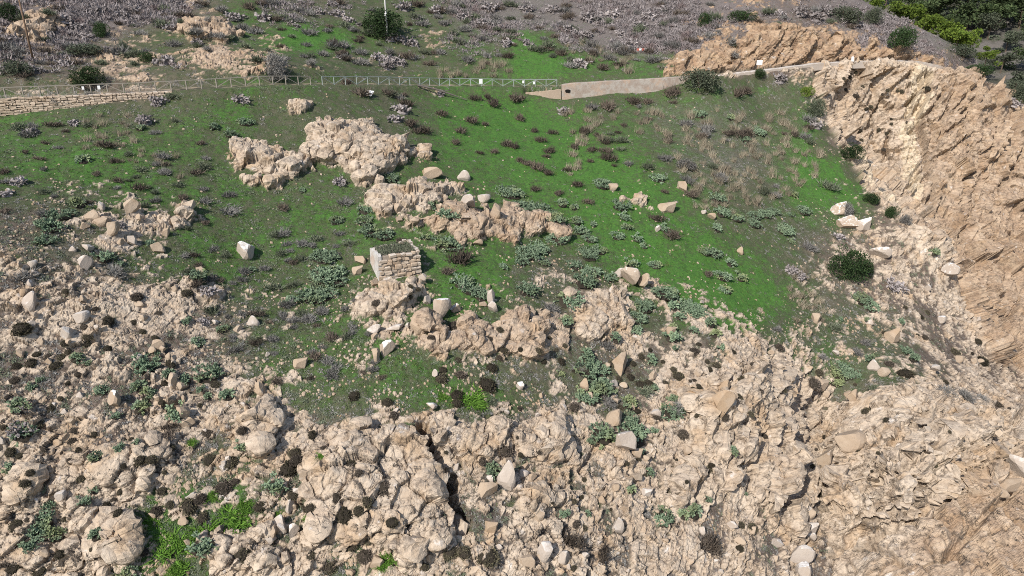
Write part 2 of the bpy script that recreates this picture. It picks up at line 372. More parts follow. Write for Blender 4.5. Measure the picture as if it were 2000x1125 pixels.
ph = (qb + .9*fbm3(qa*.12, qb*.2, qc*.25, 3, 97)) / 1.55
ledge = sawt(ph, .18) - .5; ledge2 = sawt(ph*2.7 + .3*ID_(a1), .22) - .5
ph0 = (qb + 2.2*fbm3(qa*.05, qb*.10, qc*.12, 3, 98)) / 4.6; ledge0 = sawt(ph0, .20) - .5
lc = 1 - .72*cliffy
H += (.2 + 1.5*lay*lc) * massive * ledge0 + (.12 + .50*lay*lc) * massive * ledge + (.04 + .12*lay*lc) * massive * ledge2     # beds standing out as ledges
H += (.11 - .05*massive)*rough + .24*blob + (.10 + .18*lay*(1-.8*cliffy))*stri
f = np.clip(fr[idx], .0, 1); bias = np.minimum(.27 * np.log((f + .015) / (1 - f + .015)) - .04, .62)
Hs = np.zeros(len(P)); Hs[idx] = H + bias
Hr = np.full(len(P), -2.0); Hr[idx] = H + bias
soil = (.10*fbm2(P[:, 0]*.9, P[:, 1]*.9, 4, 80) + .16*fbm2(P[:, 0]*.25, P[:, 1]*.25, 2, 84) + .05*fbm2(P[:, 0]*3.1, P[:, 1]*3.1, 2, 88)) * (1 - .8*bench.ravel())
soil = soil - 3*sstep(.86, .95, fr)
dsp = np.maximum(Hr, soil)
rockm = sstep(-.03, .05, Hr - soil)
# named cracks and the deep cleft: photo polyline, half width (m), depth (m)
CRACKS = [([(822,838),(836,868),(852,890),(862,915),(874,935),(876,970),(884,990),(898,1005),(905,1030)], .72, 4.2),
          ([(1812,150),(1806,185),(1790,225),(1796,260),(1810,300),(1814,335),(1822,370),(1818,430)], .8, 2.6),
          ([(1870,180),(1850,215),(1835,240)], .4, 1.0), ([(1900,205),(1882,240),(1872,260)], .45, 1.2),
          ([(1830,370),(1845,400),(1833,420)], .45, 1.2), ([(1990,580),(1970,620),(1945,650)], .4, 1.1), ([(1900,605),(1925,580),(1935,560)], .45, 1.2),
          ([(1560,1085),(1600,1045),(1660,1000),(1740,930),(1800,890)], .38, 1.0), ([(1620,1060),(1700,1075),(1760,1110)], .45, 1.2),
          ([(1840,1110),(1880,1060),(1920,1010),(1990,950)], .38, 1.0), ([(1820,1030),(1830,990),(1880,950)], .38, 1.0),
          ([(1250,880),(1300,900)], .2, .5), ([(940,800),(950,815),(965,825)], .3, .8), ([(965,808),(972,825),(962,838)], .4, 1.0),
          ([(1175,860),(1150,895),(1130,925)], .3, .7), ([(1625,850),(1640,880),(1610,920)], .3, .8), ([(1560,860),(1548,900),(1555,930)], .4, 1.0)]
rc_ = np.random.default_rng(77)
for k in range(13):                                                  # joints that follow the bedding, lower right
    u0, v0 = rc_.uniform(1580, 1760), rc_.uniform(960, 1130); L_ = rc_.uniform(90, 300); sl = rc_.uniform(.50, .78)
    CRACKS.append(([(u0 + L_*t, v0 - L_*t*sl + rc_.uniform(-7, 7)) for t in np.linspace(0, 1, 6)], rc_.uniform(.3, .6), rc_.uniform(.9, 1.9)))
for k in range(16):                                                  # steep joints and slanting ones in the cliff
    u0, v0 = rc_.uniform(1640, 1960), rc_.uniform(150, 420); L_ = rc_.uniform(50, 150)
    dx = rc_.uniform(-.35, .05) if k % 2 else rc_.uniform(.5, .9); dy = 1 if k % 2 else -.9
    CRACKS.append(([(u0 + dx*L_*t + rc_.uniform(-5, 5), v0 + dy*L_*t) for t in np.linspace(0, 1, 6)], rc_.uniform(.3, .6), rc_.uniform(.8, 1.8)))
Pd = P + np.stack([NX.ravel(), NY.ravel(), NZ.ravel()], 1) * np.minimum(dsp, 1.6)[:, None]
def column_of(u, v):
    x, y, z = ray(u, v); a = np.arctan2(x, y); return (a - az[0]) / (az[-1] - az[0]) * (NC - 1), z / np.hypot(x, y)
def caster(GX, GY, GZ):
    EL = np.maximum.accumulate(GZ / np.hypot(GX, GY), axis=1)
    def cast(u, v):
        c, e = column_of(u, v); i = int(np.clip(round(c), 0, NC-1)); j = int(np.clip(np.searchsorted(EL[i], e), 1, NR-1))
        return i, j
    return cast
cast_b = caster(BX, BY, BZ)
crackd = np.zeros(len(P))
for line, wd, dp in CRACKS:
    L = np.array([[BX[c], BY[c], BZ[c]] for c in (cast_b(*q_) for q_ in line)]); 
    lo, hi = L.min(0) - 3, L.max(0) + 3
    m = np.nonzero(((P > lo) & (P < hi)).all(1))[0]; best = np.full(len(m), 9.0)
    for a, b in zip(L[:-1], L[1:]):
        ab = b - a; t = np.clip(((P[m]-a) @ ab) / (ab @ ab + 1e-9), 0, 1); best = np.minimum(best, np.linalg.norm(P[m] - a - t[:, None]*ab, axis=1))
    jag = 1 + .6*fbm3(P[m, 0]*2, P[m, 1]*2, P[m, 2]*2, 2, 90)
    crackd[m] = np.maximum(crackd[m], dp * sstep(1.15, .35, best / (wd*jag)))
crackd *= sstep(.5, .8, fr)
dsp = dsp - crackd
N0 = np.stack([NX.ravel(), NY.ravel(), NZ.ravel()], 1)
side = np.stack([wob[:, 0], wob[:, 1], wob[:, 2]*0], 1) * .12
FPOS = P + N0 * dsp[:, None]; FPOS[idx] += side * rockm[idx, None]
GX, GY, GZ = (FPOS[:, k].reshape(NC, NR) for k in range(3))
cast = caster(GX, GY, GZ)
cellc = np.full(len(P), .5); cellc[idx] = .45*a1[4][:, 1] + .35*a2[4][:, 1] + .2*a3[4][:, 1]
crevm = np.zeros(len(P)); crevm[idx] = np.clip(.9*crev(a1[1], .05)*massive + .9*crev(a2[1], .075) + .6*crev(a3[1], .12) + .8*sstep(.12, .02, Hr[idx]-soil[idx]), 0, 1)
# ---------------------------------------------------------------- material helpers
def mat(name):
    m = bpy.data.materials.new(name); m.use_nodes = True; nt = m.node_tree; b = nt.nodes['Principled BSDF']
    b.inputs['Roughness'].default_value = .9; b.inputs['Specular IOR Level'].default_value = .15
    return m, nt, b
class NT:
    def __init__(s, nt): s.nt = nt
    def n(s, t, **k):
        o = s.nt.nodes.new(t)
        for a, b in k.items(): setattr(o, a, b)
        return o
    def l(s, a, b): s.nt.links.new(a, b)
    def val(s, sock, x):
        if isinstance(x, (int, float)): sock.default_value = x
        elif isinstance(x, (tuple, list)): sock.default_value = (*x, 1) if len(x) == 3 else x
        else: s.l(x, sock)
    def attr(s, nm): return s.n('ShaderNodeAttribute', attribute_name=nm).outputs['Fac']
    def pos(s): return s.n('ShaderNodeNewGeometry').outputs['Position']
    def noise(s, scale, det=4, rough=.6, vec=None, off=0):
        o = s.n('ShaderNodeTexNoise'); o.inputs['Scale'].default_value = scale; o.inputs['Detail'].default_value = det; o.inputs['Roughness'].default_value = rough
        v = vec or s.pos()
        if off:
            a = s.n('ShaderNodeVectorMath', operation='ADD'); s.l(v, a.inputs[0]); a.inputs[1].default_value = (off, off*1.7, -off); v = a.outputs[0]
        s.l(v, o.inputs['Vector']); return o.outputs['Fac']
    def ramp(s, x, lo, hi):
        o = s.n('ShaderNodeMapRange', clamp=True, interpolation_type='SMOOTHSTEP'); s.val(o.inputs[0], x); o.inputs[1].default_value = lo; o.inputs[2].default_value = hi; return o.outputs[0]
    def m(s, op, a, b=0.0):
        o = s.n('ShaderNodeMath', operation=op); s.val(o.inputs[0], a); s.val(o.inputs[1], b); return o.outputs[0]
    def mix(s, f, a, b):
        o = s.n('ShaderNodeMix', data_type='RGBA'); s.val(o.inputs[0], f); s.val(o.inputs[6], a); s.val(o.inputs[7], b); return o.outputs[2]
    def scale(s, c, f):
        o = s.n('ShaderNodeMix', data_type='RGBA', blend_type='MULTIPLY'); o.inputs[0].default_value = 1; s.val(o.inputs[6], c); s.val(o.inputs[7], f); return o.outputs[2]
    def bump(s, h, st, dist, bs):
        o = s.n('ShaderNodeBump'); o.inputs['Strength'].default_value = st; o.inputs['Distance'].default_value = dist; s.l(h, o.inputs['Height']); s.l(o.outputs[0], bs.inputs['Normal'])
def rock_colour(t, cell, warm):
    """pale granite: pinkish beige, paler weathered crust, brown and ochre staining, grey lichen, chalky droppings"""
    n1, n2, n3 = t.noise(.55, 5, .65), t.noise(2.6, 5, .7, off=9), t.noise(.28, 3, .6, off=31)
    c = t.mix(t.ramp(n1, .32, .68), (.40, .315, .232), (.51, .43, .34))
    c = t.mix(t.m('MULTIPLY', cell, .6), c, (.50, .40, .30))
    c = t.mix(t.m('MULTIPLY', t.ramp(n2, .54, .80), .55), c, (.27, .20, .15))
    c = t.mix(t.m('MULTIPLY', t.ramp(n3, .50, .68), .50), c, (.40, .265, .145))
    c = t.mix(t.m('MULTIPLY', warm, .85), c, t.mix(t.ramp(n1, .35, .7), (.26, .160, .095), (.42, .295, .185)))
    l = t.noise(6.5, 4, .7, off=17)
    c = t.mix(t.m('MULTIPLY', t.ramp(l, .60, .74), .45), c, (.22, .185, .155))
    g = t.noise(.9, 4, .6, off=53)
    c = t.mix(t.m('MULTIPLY', t.ramp(g, .62, .74), .65), c, (.64, .61, .58))
    return c
def ground_material():
    m, nt, b = mat('ground'); t = NT(nt)
    rock, green, purp, cell, warm, crv, ben = (t.attr(a) for a in ('rock', 'green', 'purple', 'cell', 'warm', 'crevice', 'bench'))
    rc = rock_colour(t, cell, warm)
    bm_ = t.n('ShaderNodeMapping'); bm_.inputs['Rotation'].default_value = (0, math.radians(38), 0); bm_.inputs['Scale'].default_value = (.22, .8, 1.0); t.l(t.pos(), bm_.inputs['Vector'])
    bs_ = t.noise(1.1, 6, .68, vec=bm_.outputs[0]); bs2 = t.noise(2.6, 5, .65, vec=bm_.outputs[0], off=4)
    rc = t.mix(t.m('MULTIPLY', t.ramp(bs_, .52, .66), .40), rc, (.245, .185, .14))             # darker beds
    rc = t.mix(t.m('MULTIPLY', t.ramp(bs2, .56, .70), .22), rc, (.56, .50, .43))
    rc = t.mix(t.m('MULTIPLY', t.attr('pale'), .75), rc, (.60, .50, .36))
    rc = t.mix(t.m('MULTIPLY', t.attr('lichen'), t.ramp(t.noise(1.5, 4, .6, off=61), .45, .6)), rc, (.48, .26, .05))
    rc = t.mix(t.m('MULTIPLY', crv, t.m('MULTIPLY', .85, t.ramp(t.noise(2.2, 4, .7, off=71), .38, .68))), rc, (.095, .073, .057))       # earth and moss caught in the joints
    s1, s2, s3 = t.noise(.7, 5, .6, off=3), t.noise(3.2, 5, .7, off=5), t.noise(9, 3, .7, off=7)
    soil = t.mix(t.ramp(s2, .35, .65), (.095, .072, .056), (.165, .13, .105))
    soil = t.mix(t.m('MULTIPLY', t.ramp(s1, .5, .7), .5), soil, (.19, .12, .08))
    lit = t.mix(t.ramp(s3, .35, .65), (.085, .072, .068), (.20, .175, .168))
    gr = t.mix(t.ramp(s2, .3, .7), (.040, .100, .022), (.072, .165, .030))
    dk = t.mix(t.ramp(s3, .3, .7), (.040, .052, .026), (.082, .098, .046))
    herb = t.mix(t.ramp(t.m('ADD', t.m('MULTIPLY', green, .90), t.m('MULTIPLY', t.m('SUBTRACT', t.m('ADD', t.m('MULTIPLY', s1, .5), t.m('MULTIPLY', s2, .5)), .5), 1.9)), .50, .95), dk, gr)
    yel = t.ramp(t.noise(1.6, 4, .65, off=83), .58, .72)
    herb = t.mix(t.m('MULTIPLY', yel, .45), herb, (.115, .125, .045))
    soil = t.mix(t.ramp(green, .25, .55), soil, t.mix(t.ramp(s3, .35, .65), (.060, .060, .036), (.125, .115, .080)))
    gm = t.ramp(t.m('ADD', green, t.m('MULTIPLY', t.m('SUBTRACT', t.m('ADD', t.m('MULTIPLY', s1, .6), t.m('MULTIPLY', s2, .5)), .55), 2.6)), .22, .70)
    c = t.mix(gm, soil, herb)
    pm = t.ramp(t.m('ADD', purp, t.m('MULTIPLY', t.m('SUBTRACT', s2, .5), 1.2)), .30, .75)
    c = t.mix(t.m('MULTIPLY', pm, .8), c, lit)
    c = t.mix(t.m('MULTIPLY', ben, t.ramp(s1, .45, .6)), c, (.30, .24, .175))
    c = t.mix(rock, c, rc)
    t.l(c, b.inputs['Base Color'])
    vt = t.n('ShaderNodeTexVoronoi', feature='DISTANCE_TO_EDGE'); vt.inputs['Scale'].default_value = 1.5; vt.inputs['Randomness'].default_value = 1
    vm = t.n('ShaderNodeMapping'); vm.inputs['Rotation'].default_value = (.3, .65, .2); vm.inputs['Scale'].default_value = (.55, 1.2, 1.5)
    va = t.n('ShaderNodeVectorMath', operation='ADD'); t.l(t.pos(), va.inputs[0]); nn = t.n('ShaderNodeTexNoise'); nn.inputs['Scale'].default_value = .9; nn.inputs['Detail'].default_value = 4; t.l(t.pos(), nn.inputs['Vector']); t.l(nn.outputs['Color'], va.inputs[1]); t.l(va.outputs[0], vm.inputs['Vector']); t.l(vm.outputs[0], vt.inputs['Vector'])
    ck = t.m('MULTIPLY', t.ramp(vt.outputs['Distance'], .040, .0), t.m('MULTIPLY', rock, t.ramp(t.noise(.8, 3, .6, off=37), .50, .66)))   # hairline joints filled with earth
    c = t.mix(t.m('MULTIPLY', ck, .75), c, (.075, .055, .042))
    hb = t.m('ADD', t.m('MULTIPLY', t.noise(14, 5, .7, off=2), .6), t.m('MULTIPLY', t.noise(4.5, 4, .65, off=8), 1.0))
    t.bump(t.m('SUBTRACT', hb, t.m('MULTIPLY', ck, 1.5)), .75, .10, b)
    return m
MG_ = ground_material()
warm = CL * .45 * sstep(1740, 1880, U + w1*30) + 1.0 * ((V < 165) & (SD > 2) & (U > 1250)) + .62 * sstep(850, 1000, V + w1*30) * sstep(1780, 1900, U + (V-1000)*.8 + w2*40) + .55 * ((V < 165) & (U < 1000) & (SD > 2)) + .20 * CL + .45*((OUTD > 0) & np.isin(REG, [5, 7]))
def near_line(line, wd):
    L = [(BX[c], BY[c], BZ[c]) for c in (cast_b(*q_) for q_ in line)]; best = np.full(BX.shape, 1e9)
    for a, b in zip(L[:-1], L[1:]):
        a, b = np.array(a), np.array(b); ab = b - a; t_ = np.clip(((BX-a[0])*ab[0] + (BY-a[1])*ab[1] + (BZ-a[2])*ab[2]) / (ab @ ab), 0, 1)
        best = np.minimum(best, np.sqrt((BX-a[0]-t_*ab[0])**2 + (BY-a[1]-t_*ab[1])**2 + (BZ-a[2]-t_*ab[2])**2))
    return sstep(1.0, .75, best / (wd * (1 + .7*fbm3(BX*.5, BY*.5, BZ*.5, 3, 111))))
pale = np.maximum(near_line([(1800,142),(1795,180),(1785,225)], 2.0), near_line([(1772,250),(1775,300),(1780,360),(1790,420)], 1.6))      # cream coloured vein in the cliff
pale = np.maximum(pale, .8*near_line([(1660,290),(1690,340),(1740,400)], 2.0))
lich = near_line([(700,212),(740,228),(765,262)], .8)                                        # orange lichen edge of the domed outcrop
ATT = {'pale': pale.ravel(), 'lichen': lich.ravel(), 'rock': rockm, 'green': FG.ravel(), 'purple': FP.ravel(), 'cell': cellc, 'warm': np.clip(warm, 0, 1).ravel(), 'crevice': crevm, 'bench': bench.ravel()}
def mesh_np(name, co, faces, smooth=False, m=None):
    """faces: (n,3) or (n,4) int array"""
    me = bpy.data.meshes.new(name); k = faces.shape[1]
    me.vertices.add(len(co)); me.vertices.foreach_set('co', np.ascontiguousarray(co, np.float32).ravel())
    me.loops.add(len(faces)*k); me.loops.foreach_set('vertex_index', np.ascontiguousarray(faces, np.int32).ravel())
    me.polygons.add(len(faces)); me.polygons.foreach_set('loop_start', np.arange(0, len(faces)*k, k, dtype=np.int32))
    if smooth is True: me.polygons.foreach_set('use_smooth', np.ones(len(faces), bool))
    elif smooth is not False: me.polygons.foreach_set('use_smooth', smooth)
    else: me.polygons.foreach_set('use_smooth', np.zeros(len(faces), bool))
    me.update(calc_edges=True)
    if m: me.materials.append(m)
    return me
def obj(name, me, parent=None, loc=None):
    o = bpy.data.objects.new(name, me); COL.objects.link(o)
    if parent: o.parent = parent
    if loc is not None: o.location = loc
    return o
def tag(o, label=None, cat=None, group=None, kind=None):
    for k, v in (('label', label), ('category', cat), ('group', group), ('kind', kind)):
        if v: o[k] = v
    return o
ii = np.arange(NC*NR).reshape(NC, NR)
quads = np.stack([ii[:-1, :-1], ii[1:, :-1], ii[1:, 1:], ii[:-1, 1:]], -1).reshape(-1, 4)
qr = REG.ravel()[quads[:, 0]]; qrock = rockm[quads].mean(1)
path_q = (bench.ravel()[quads].mean(1) > .5)
qr = np.where(path_q, -1, qr)
qr = np.where((qr > 1) & (qrock < .3), 0, qr)
def sub_mesh(name, sel):
    f = quads[sel]; us, inv = np.unique(f, return_inverse=True)
    me = mesh_np(name, FPOS[us], inv.reshape(-1, 4), qrock[sel] < .5, MG_)
    for a, d in ATT.items():
        at = me.attributes.new(a, 'FLOAT', 'POINT'); at.data.foreach_set('value', np.ascontiguousarray(d[us], np.float32))
    return obj(name, me)
tag(sub_mesh('hillside', qr == 0), kind='structure')
tag(sub_mesh('track', qr == -1), kind='structure')
tag(sub_mesh('cliff', qr == CLIFF_ID), kind='structure')
for k, o in enumerate(OUT): tag(sub_mesh('rock_outcrop', qr == k + 2), o[4], 'rock outcrop', 'rock outcrops on the hillside')
# ---------------------------------------------------------------- helpers for things on the ground
def where(u, v):
    i, j = cast(u, v); return np.array([GX[i, j], GY[i, j], GZ[i, j]]), FPX / DEP[i, j], np.array([NX[i, j], NY[i, j], NZ[i, j]]), (i, j)
from mathutils import Vector, Matrix, Euler
class MB:
    """collects shapes into one mesh"""
    def __init__(s): s.v = []; s.f = []
    def add(s, v, f):
        b = len(s.v); s.v += [tuple(map(float, q)) for q in v]; s.f += [tuple(int(k) + b for k in q) for q in f]
    def box(s, c, size, M=None, bev=0.0):
        x, y, z = (k / 2 for k in size)
        if bev:
            b = bev; vs = []
            for sz in (-1, 1):
                for sx, sy in ((-1,-1),(1,-1),(1,1),(-1,1)): vs.append((sx*(x-b), sy*(y-b), sz*z))
            for sz in (-1, 1):
                for sx, sy in ((-1,-1),(1,-1),(1,1),(-1,1)): vs.append((sx*x, sy*y, sz*(z-b)))
            fs = [(3,2,1,0),(4,5,6,7)] + [(8+k, 8+(k+1)%4, 12+(k+1)%4, 12+k) for k in range(4)] + [(k, (k+1)%4, 8+(k+1)%4, 8+k) for k in range(4)] + [(12+k, 12+(k+1)%4, 4+(k+1)%4, 4+k) for k in range(4)]
        else:
            vs = [(sx*x, sy*y, sz*z) for sz in (-1, 1) for sx, sy in ((-1,-1),(1,-1),(1,1),(-1,1))]
            fs = [(3,2,1,0),(4,5,6,7)] + [(k, (k+1)%4, 4+(k+1)%4, 4+k) for k in range(4)]
        vs = [Vector(q) for q in vs]
        if M is not None: vs = [M @ q for q in vs]
        s.add([q + Vector(c) for q in vs], fs)
    def bar(s, a, b, w, h=None):
        a, b = Vector(a), Vector(b); d = b - a; L = d.length; M = d.to_track_quat('Y', 'Z').to_matrix()
        s.box((a + b) / 2, (w, L, h or w), M)
    def tube(s, p, r, n=8):
        p = [Vector(q) for q in p]; vs = []; fs = []
        for k, q in enumerate(p):
            d = (p[min(k+1, len(p)-1)] - p[max(k-1, 0)]).normalized(); M = d.to_track_quat('Z', 'X').to_matrix(); rr = r[k] if isinstance(r, (list, tuple)) else r
            vs += [q + M @ Vector((rr*math.cos(a), rr*math.sin(a), 0)) for a in (2*math.pi*t/n for t in range(n))]
        for k in range(len(p)-1): fs += [(k*n+t, k*n+(t+1)%n, (k+1)*n+(t+1)%n, (k+1)*n+t) for t in range(n)]
        fs += [tuple(range(n))[::-1], tuple(range((len(p)-1)*n, len(p)*n))]; s.add(vs, fs)
    def mesh(s, name, m=None, smooth=False):
        me = bpy.data.meshes.new(name); me.from_pydata(s.v, [], s.f); me.update()
        if m: me.materials.append(m)
        if smooth: me.polygons.foreach_set('use_smooth', np.ones(len(s.f), bool))
        return me
    def build(s, name, m, parent=None, loc=None, smooth=False): return obj(name, s.mesh(name, m, smooth), parent, loc)
def empty(name, loc, label, cat, group=None, rz=0):
    o = obj(name, None, None, loc); o.rotation_euler = (0, 0, rz); return tag(o, label, cat, group)
# ---------------------------------------------------------------- materials of plants, stones, wood
def leaf_mat(name, c1, c2, var=.35, c3=None):
    m, nt, b = mat(name); t = NT(nt)
    oi = t.n('ShaderNodeObjectInfo').outputs['Random']; g = t.n('ShaderNodeNewGeometry').outputs['Random Per Island']
    c = t.mix(g, c1, c2)
    if c3: c = t.mix(t.m('MULTIPLY', t.ramp(t.noise(.35, 2, .5), .5, .7), .8), c, c3)
    c = t.scale(c, t.n('ShaderNodeCombineColor').outputs[0]) if False else c
    hsv = t.n('ShaderNodeHueSaturation'); t.l(c, hsv.inputs['Color'])
    mr = t.n('ShaderNodeMapRange'); t.l(oi, mr.inputs[0]); mr.inputs[3].default_value = 1 - var; mr.inputs[4].default_value = 1 + var
    t.l(mr.outputs[0], hsv.inputs['Value']); t.l(hsv.outputs[0], b.inputs['Base Color'])
    return m
def rock_mat(name, white=0.0, warmth=.1, grey=0.0, bright=1.0):
    m, nt, b = mat(name); t = NT(nt)
    tc = t.n('ShaderNodeTexCoord').outputs['Object']; nz = t.n('ShaderNodeSeparateXYZ'); t.l(t.n('ShaderNodeNewGeometry').outputs['Normal'], nz.inputs[0])
    oi = t.n('ShaderNodeObjectInfo').outputs['Random']
    c = t.scale(rock_colour(t, oi, warmth), tuple(k*bright for k in (.78, .76, .74)))
    if grey: c = t.mix(grey, c, (.40, .36, .325))
    if white:                                                          # bird droppings on the top
        k = t.ramp(t.m('ADD', nz.outputs[2], t.m('MULTIPLY', t.m('SUBTRACT', t.noise(2.2, 4, .6), .5), 1.6)), .55, .95)
        c = t.mix(t.m('MULTIPLY', k, white), c, (.72, .70, .67))
    t.l(c, b.inputs['Base Color']); t.bump(t.noise(5, 5, .7), .6, .08, b); return m
def plain(name, c, rough=.85, vary=.15, sc=6.0):
    m, nt, b = mat(name); t = NT(nt); n_ = t.noise(sc, 4, .65)
    t.l(t.mix(n_, tuple(k*(1-vary) for k in c), tuple(min(1, k*(1+vary)) for k in c)), b.inputs['Base Color']); b.inputs['Roughness'].default_value = rough; return m
M_CUSH = leaf_mat('cushion_leaves', (.048, .042, .028), (.110, .098, .060), .55)
M_CORE = leaf_mat('twiggy_core', (.030, .024, .018), (.036, .030, .022), .2)
M_PEAR = leaf_mat('cactus_pads', (.095, .145, .088), (.20, .255, .165), .20, (.21, .235, .11))
M_HEATH = leaf_mat('heath_twigs', (.075, .060, .050), (.135, .110, .085), .35)
M_GREY = leaf_mat('grey_twigs', (.13, .125, .115), (.23, .22, .205), .30)
M_GGRN = leaf_mat('grey_green_leaves', (.075, .092, .060), (.150, .165, .110), .30)
M_STRAW = leaf_mat('straw', (.20, .17, .12), (.34, .295, .22), .25)
M_DEAD = leaf_mat('withered_pads', (.16, .14, .135), (.33, .295, .285), .25)
M_PURP = leaf_mat('bare_twigs', (.11, .095, .094), (.27, .24, .235), .25, (.14, .105, .10))
M_EVER = leaf_mat('evergreen_leaves', (.018, .036, .014), (.045, .075, .026), .30)
M_BUSH = leaf_mat('olive_leaves', (.048, .060, .040), (.110, .125, .082), .30)
M_PINE = leaf_mat('pine_needles', (.062, .105, .018), (.140, .185, .030), .18)
M_DPINE = leaf_mat('dark_pine_needles', (.026, .044, .018), (.075, .098, .042), .35)
M_GRASS = leaf_mat('grass_blades', (.030, .070, .016), (.115, .175, .042), .2, (.10, .11, .04))
M_HERB = leaf_mat('herb_leaves', (.055, .125, .018), (.11, .205, .030), .15)
M_BARK = plain('bark', (.11, .085, .065))
M_ROCK = rock_mat('loose_rock', 0.0, .12); M_WROCK = rock_mat('whitened_rock', .95, .05, .2); M_GROCK = rock_mat('grey_rock', .35, 0.0, .6); M_CHALK = rock_mat('chalky_rock', 1.0, 0.0, .5)
# ---------------------------------------------------------------- plant shapes (unit width 1 unless noted)
def rsph(n, r): 
    d = r.normal(size=(n, 3)); return d / np.linalg.norm(d, axis=1)[:, None]
def tris_at(C, D, L, Wd, r):
    """leaf triangles: base centre C, direction D, length L, width Wd"""
    s = np.cross(D, rsph(len(C), r)); s /= np.linalg.norm(s, axis=1)[:, None] + 1e-9
    v = np.stack([C - s*Wd[:, None]/2, C + s*Wd[:, None]/2, C + D*L[:, None]], 1).reshape(-1, 3)
    return v, np.arange(len(v)).reshape(-1, 3)
def quads_at(C, D, L, Wd, r):
    s = np.cross(D, rsph(len(C), r)); s /= np.linalg.norm(s, axis=1)[:, None] + 1e-9
    a, b = s*Wd[:, None]/2, D*L[:, None]/2
    v = np.stack([C-a-b*.4, C-b, C+a-b*.2, C+a*.7+b, C-a*.6+b*.8], 1).reshape(-1, 3)
    k = np.arange(len(C))[:, None]*5; f = np.concatenate([k+[[0,1,2]], k+[[0,2,3]], k+[[0,3,4]]]); return v, f
def dome_core(r, rx=.42, rz=.38, n=9):
    vs = [(0, 0, rz)]; fs = []
    for k, e in enumerate((.85, .45, -.25)):
        for a in range(n):
            t = 2*math.pi*a/n; q = 1 + r.uniform(-.12, .12); vs.append((rx*q*math.sqrt(max(0, 1-min(e, 1)**2))*math.cos(t), rx*q*math.sqrt(max(0, 1-e*e))*math.sin(t), rz*e))
    for a in range(n): fs.append((0, 1+a, 1+(a+1)%n)); 
    for k in range(2):
        for a in range(n):
            p, q_ = 1+k*n+a, 1+k*n+(a+1)%n; fs += [(p, p+n, q_+n), (p, q_+n, q_)]
    return np.array(vs), np.array(fs)
def join(*parts):
    V_ = []; F_ = []; b = 0
    for v, f in parts: V_.append(v); F_.append(f + b); b += len(v)
    return np.concatenate(V_), np.concatenate(F_)
def cushion(seed):
    r = np.random.default_rng(seed); n = 420; d = rsph(n, r); d[:, 2] = np.abs(d[:, 2])*1.05 - .12
    lump = 1 + .13*np.sin(d[:, 0]*5+seed)*np.cos(d[:, 1]*6)
    C = d * np.array([.44, .44, .40]) * (lump * r.uniform(.84, 1.0, n))[:, None]
    D = d + r.normal(size=(n, 3))*.55; D /= np.linalg.norm(D, axis=1)[:, None]
    return join(dome_core(r, .41, .36), tris_at(C, D, r.uniform(.06, .13, n), r.uniform(.05, .09, n), r))
def tuft(seed, n=260, spread=1.0, up=.35, thin=.030):
    r = np.random.default_rng(seed); d = rsph(n, r); d[:, 2] = np.abs(d[:, 2]) + up; d /= np.linalg.norm(d, axis=1)[:, None]
    k = r.normal(size=(6, 3))*[.16, .16, .05]; C = k[r.integers(0, 6, n)] + r.normal(size=(n, 3))*[.09, .09, .02]; C[:, 2] = np.abs(C[:, 2]); C = C + d*r.uniform(0, .22, n)[:, None]
    return tris_at(C, d*[spread, spread, 1], r.uniform(.10, .34, n), r.uniform(.6, 1.5, n)*thin, r)
def straw(seed):
    r = np.random.default_rng(seed); n = 110; d = r.normal(size=(n, 3))*[.28, .28, .1] + [0.05, 0, 1]; d /= np.linalg.norm(d, axis=1)[:, None]
    C = r.normal(size=(n, 3))*[.14, .14, 0]; return tris_at(C, d, r.uniform(.35, 1.0, n), r.uniform(.02, .04, n), r)
def pads(seed, wide, n_stem, gen=4, droop=0.0, size=.27):
    """prickly pear: flat oval pads growing from pads; wide in metres"""
    r = np.random.default_rng(seed); V_ = []; F_ = []; b = 0
    ang = np.linspace(0, 2*math.pi, 9)[:-1]; cur = []
    for k in range(n_stem):
        a = r.uniform(0, 6.283); q = wide*.42*math.sqrt(r.uniform()); cur.append((np.array([q*math.cos(a), q*math.sin(a), 0.]), np.array([math.cos(a)*.5*q/wide, math.sin(a)*.5*q/wide, 1.])))
    for g in range(gen):
        nxt = []
        for p, d in cur:
            d = d + r.normal(size=3)*[.45, .45, .15] - [0, 0, droop*g]; d /= np.linalg.norm(d)
            s = np.cross(d, rsph(1, r)[0]); s /= np.linalg.norm(s); nn = np.cross(s, d); L = size*r.uniform(.75, 1.25); Wd = L*.62
            rim = p + d*(L/2) + np.outer(np.cos(ang)*L/2, d) + np.outer(np.sin(ang)*Wd/2, s); c = p + d*L*.52
            V_.append(np.vstack([rim, c + nn*.035, c - nn*.035])); k = np.arange(8); F_.append(np.concatenate([np.stack([k, (k+1) % 8, np.full(8, 8)], 1), np.stack([(k+1) % 8, k, np.full(8, 9)], 1)]) + b); b += 10
            for _ in range(r.choice([1, 2, 2, 3]) if g < gen-1 else 0):
                a = r.uniform(-1.0, 1.0); nxt.append((c + d*math.cos(a)*L*.46 + s*math.sin(a)*Wd*.48, d*math.cos(a*.7) + s*math.sin(a*.7)))
        cur = nxt
    return join(dome_core(r, wide*.47, .16, 10), (np.concatenate(V_), np.concatenate(F_)))
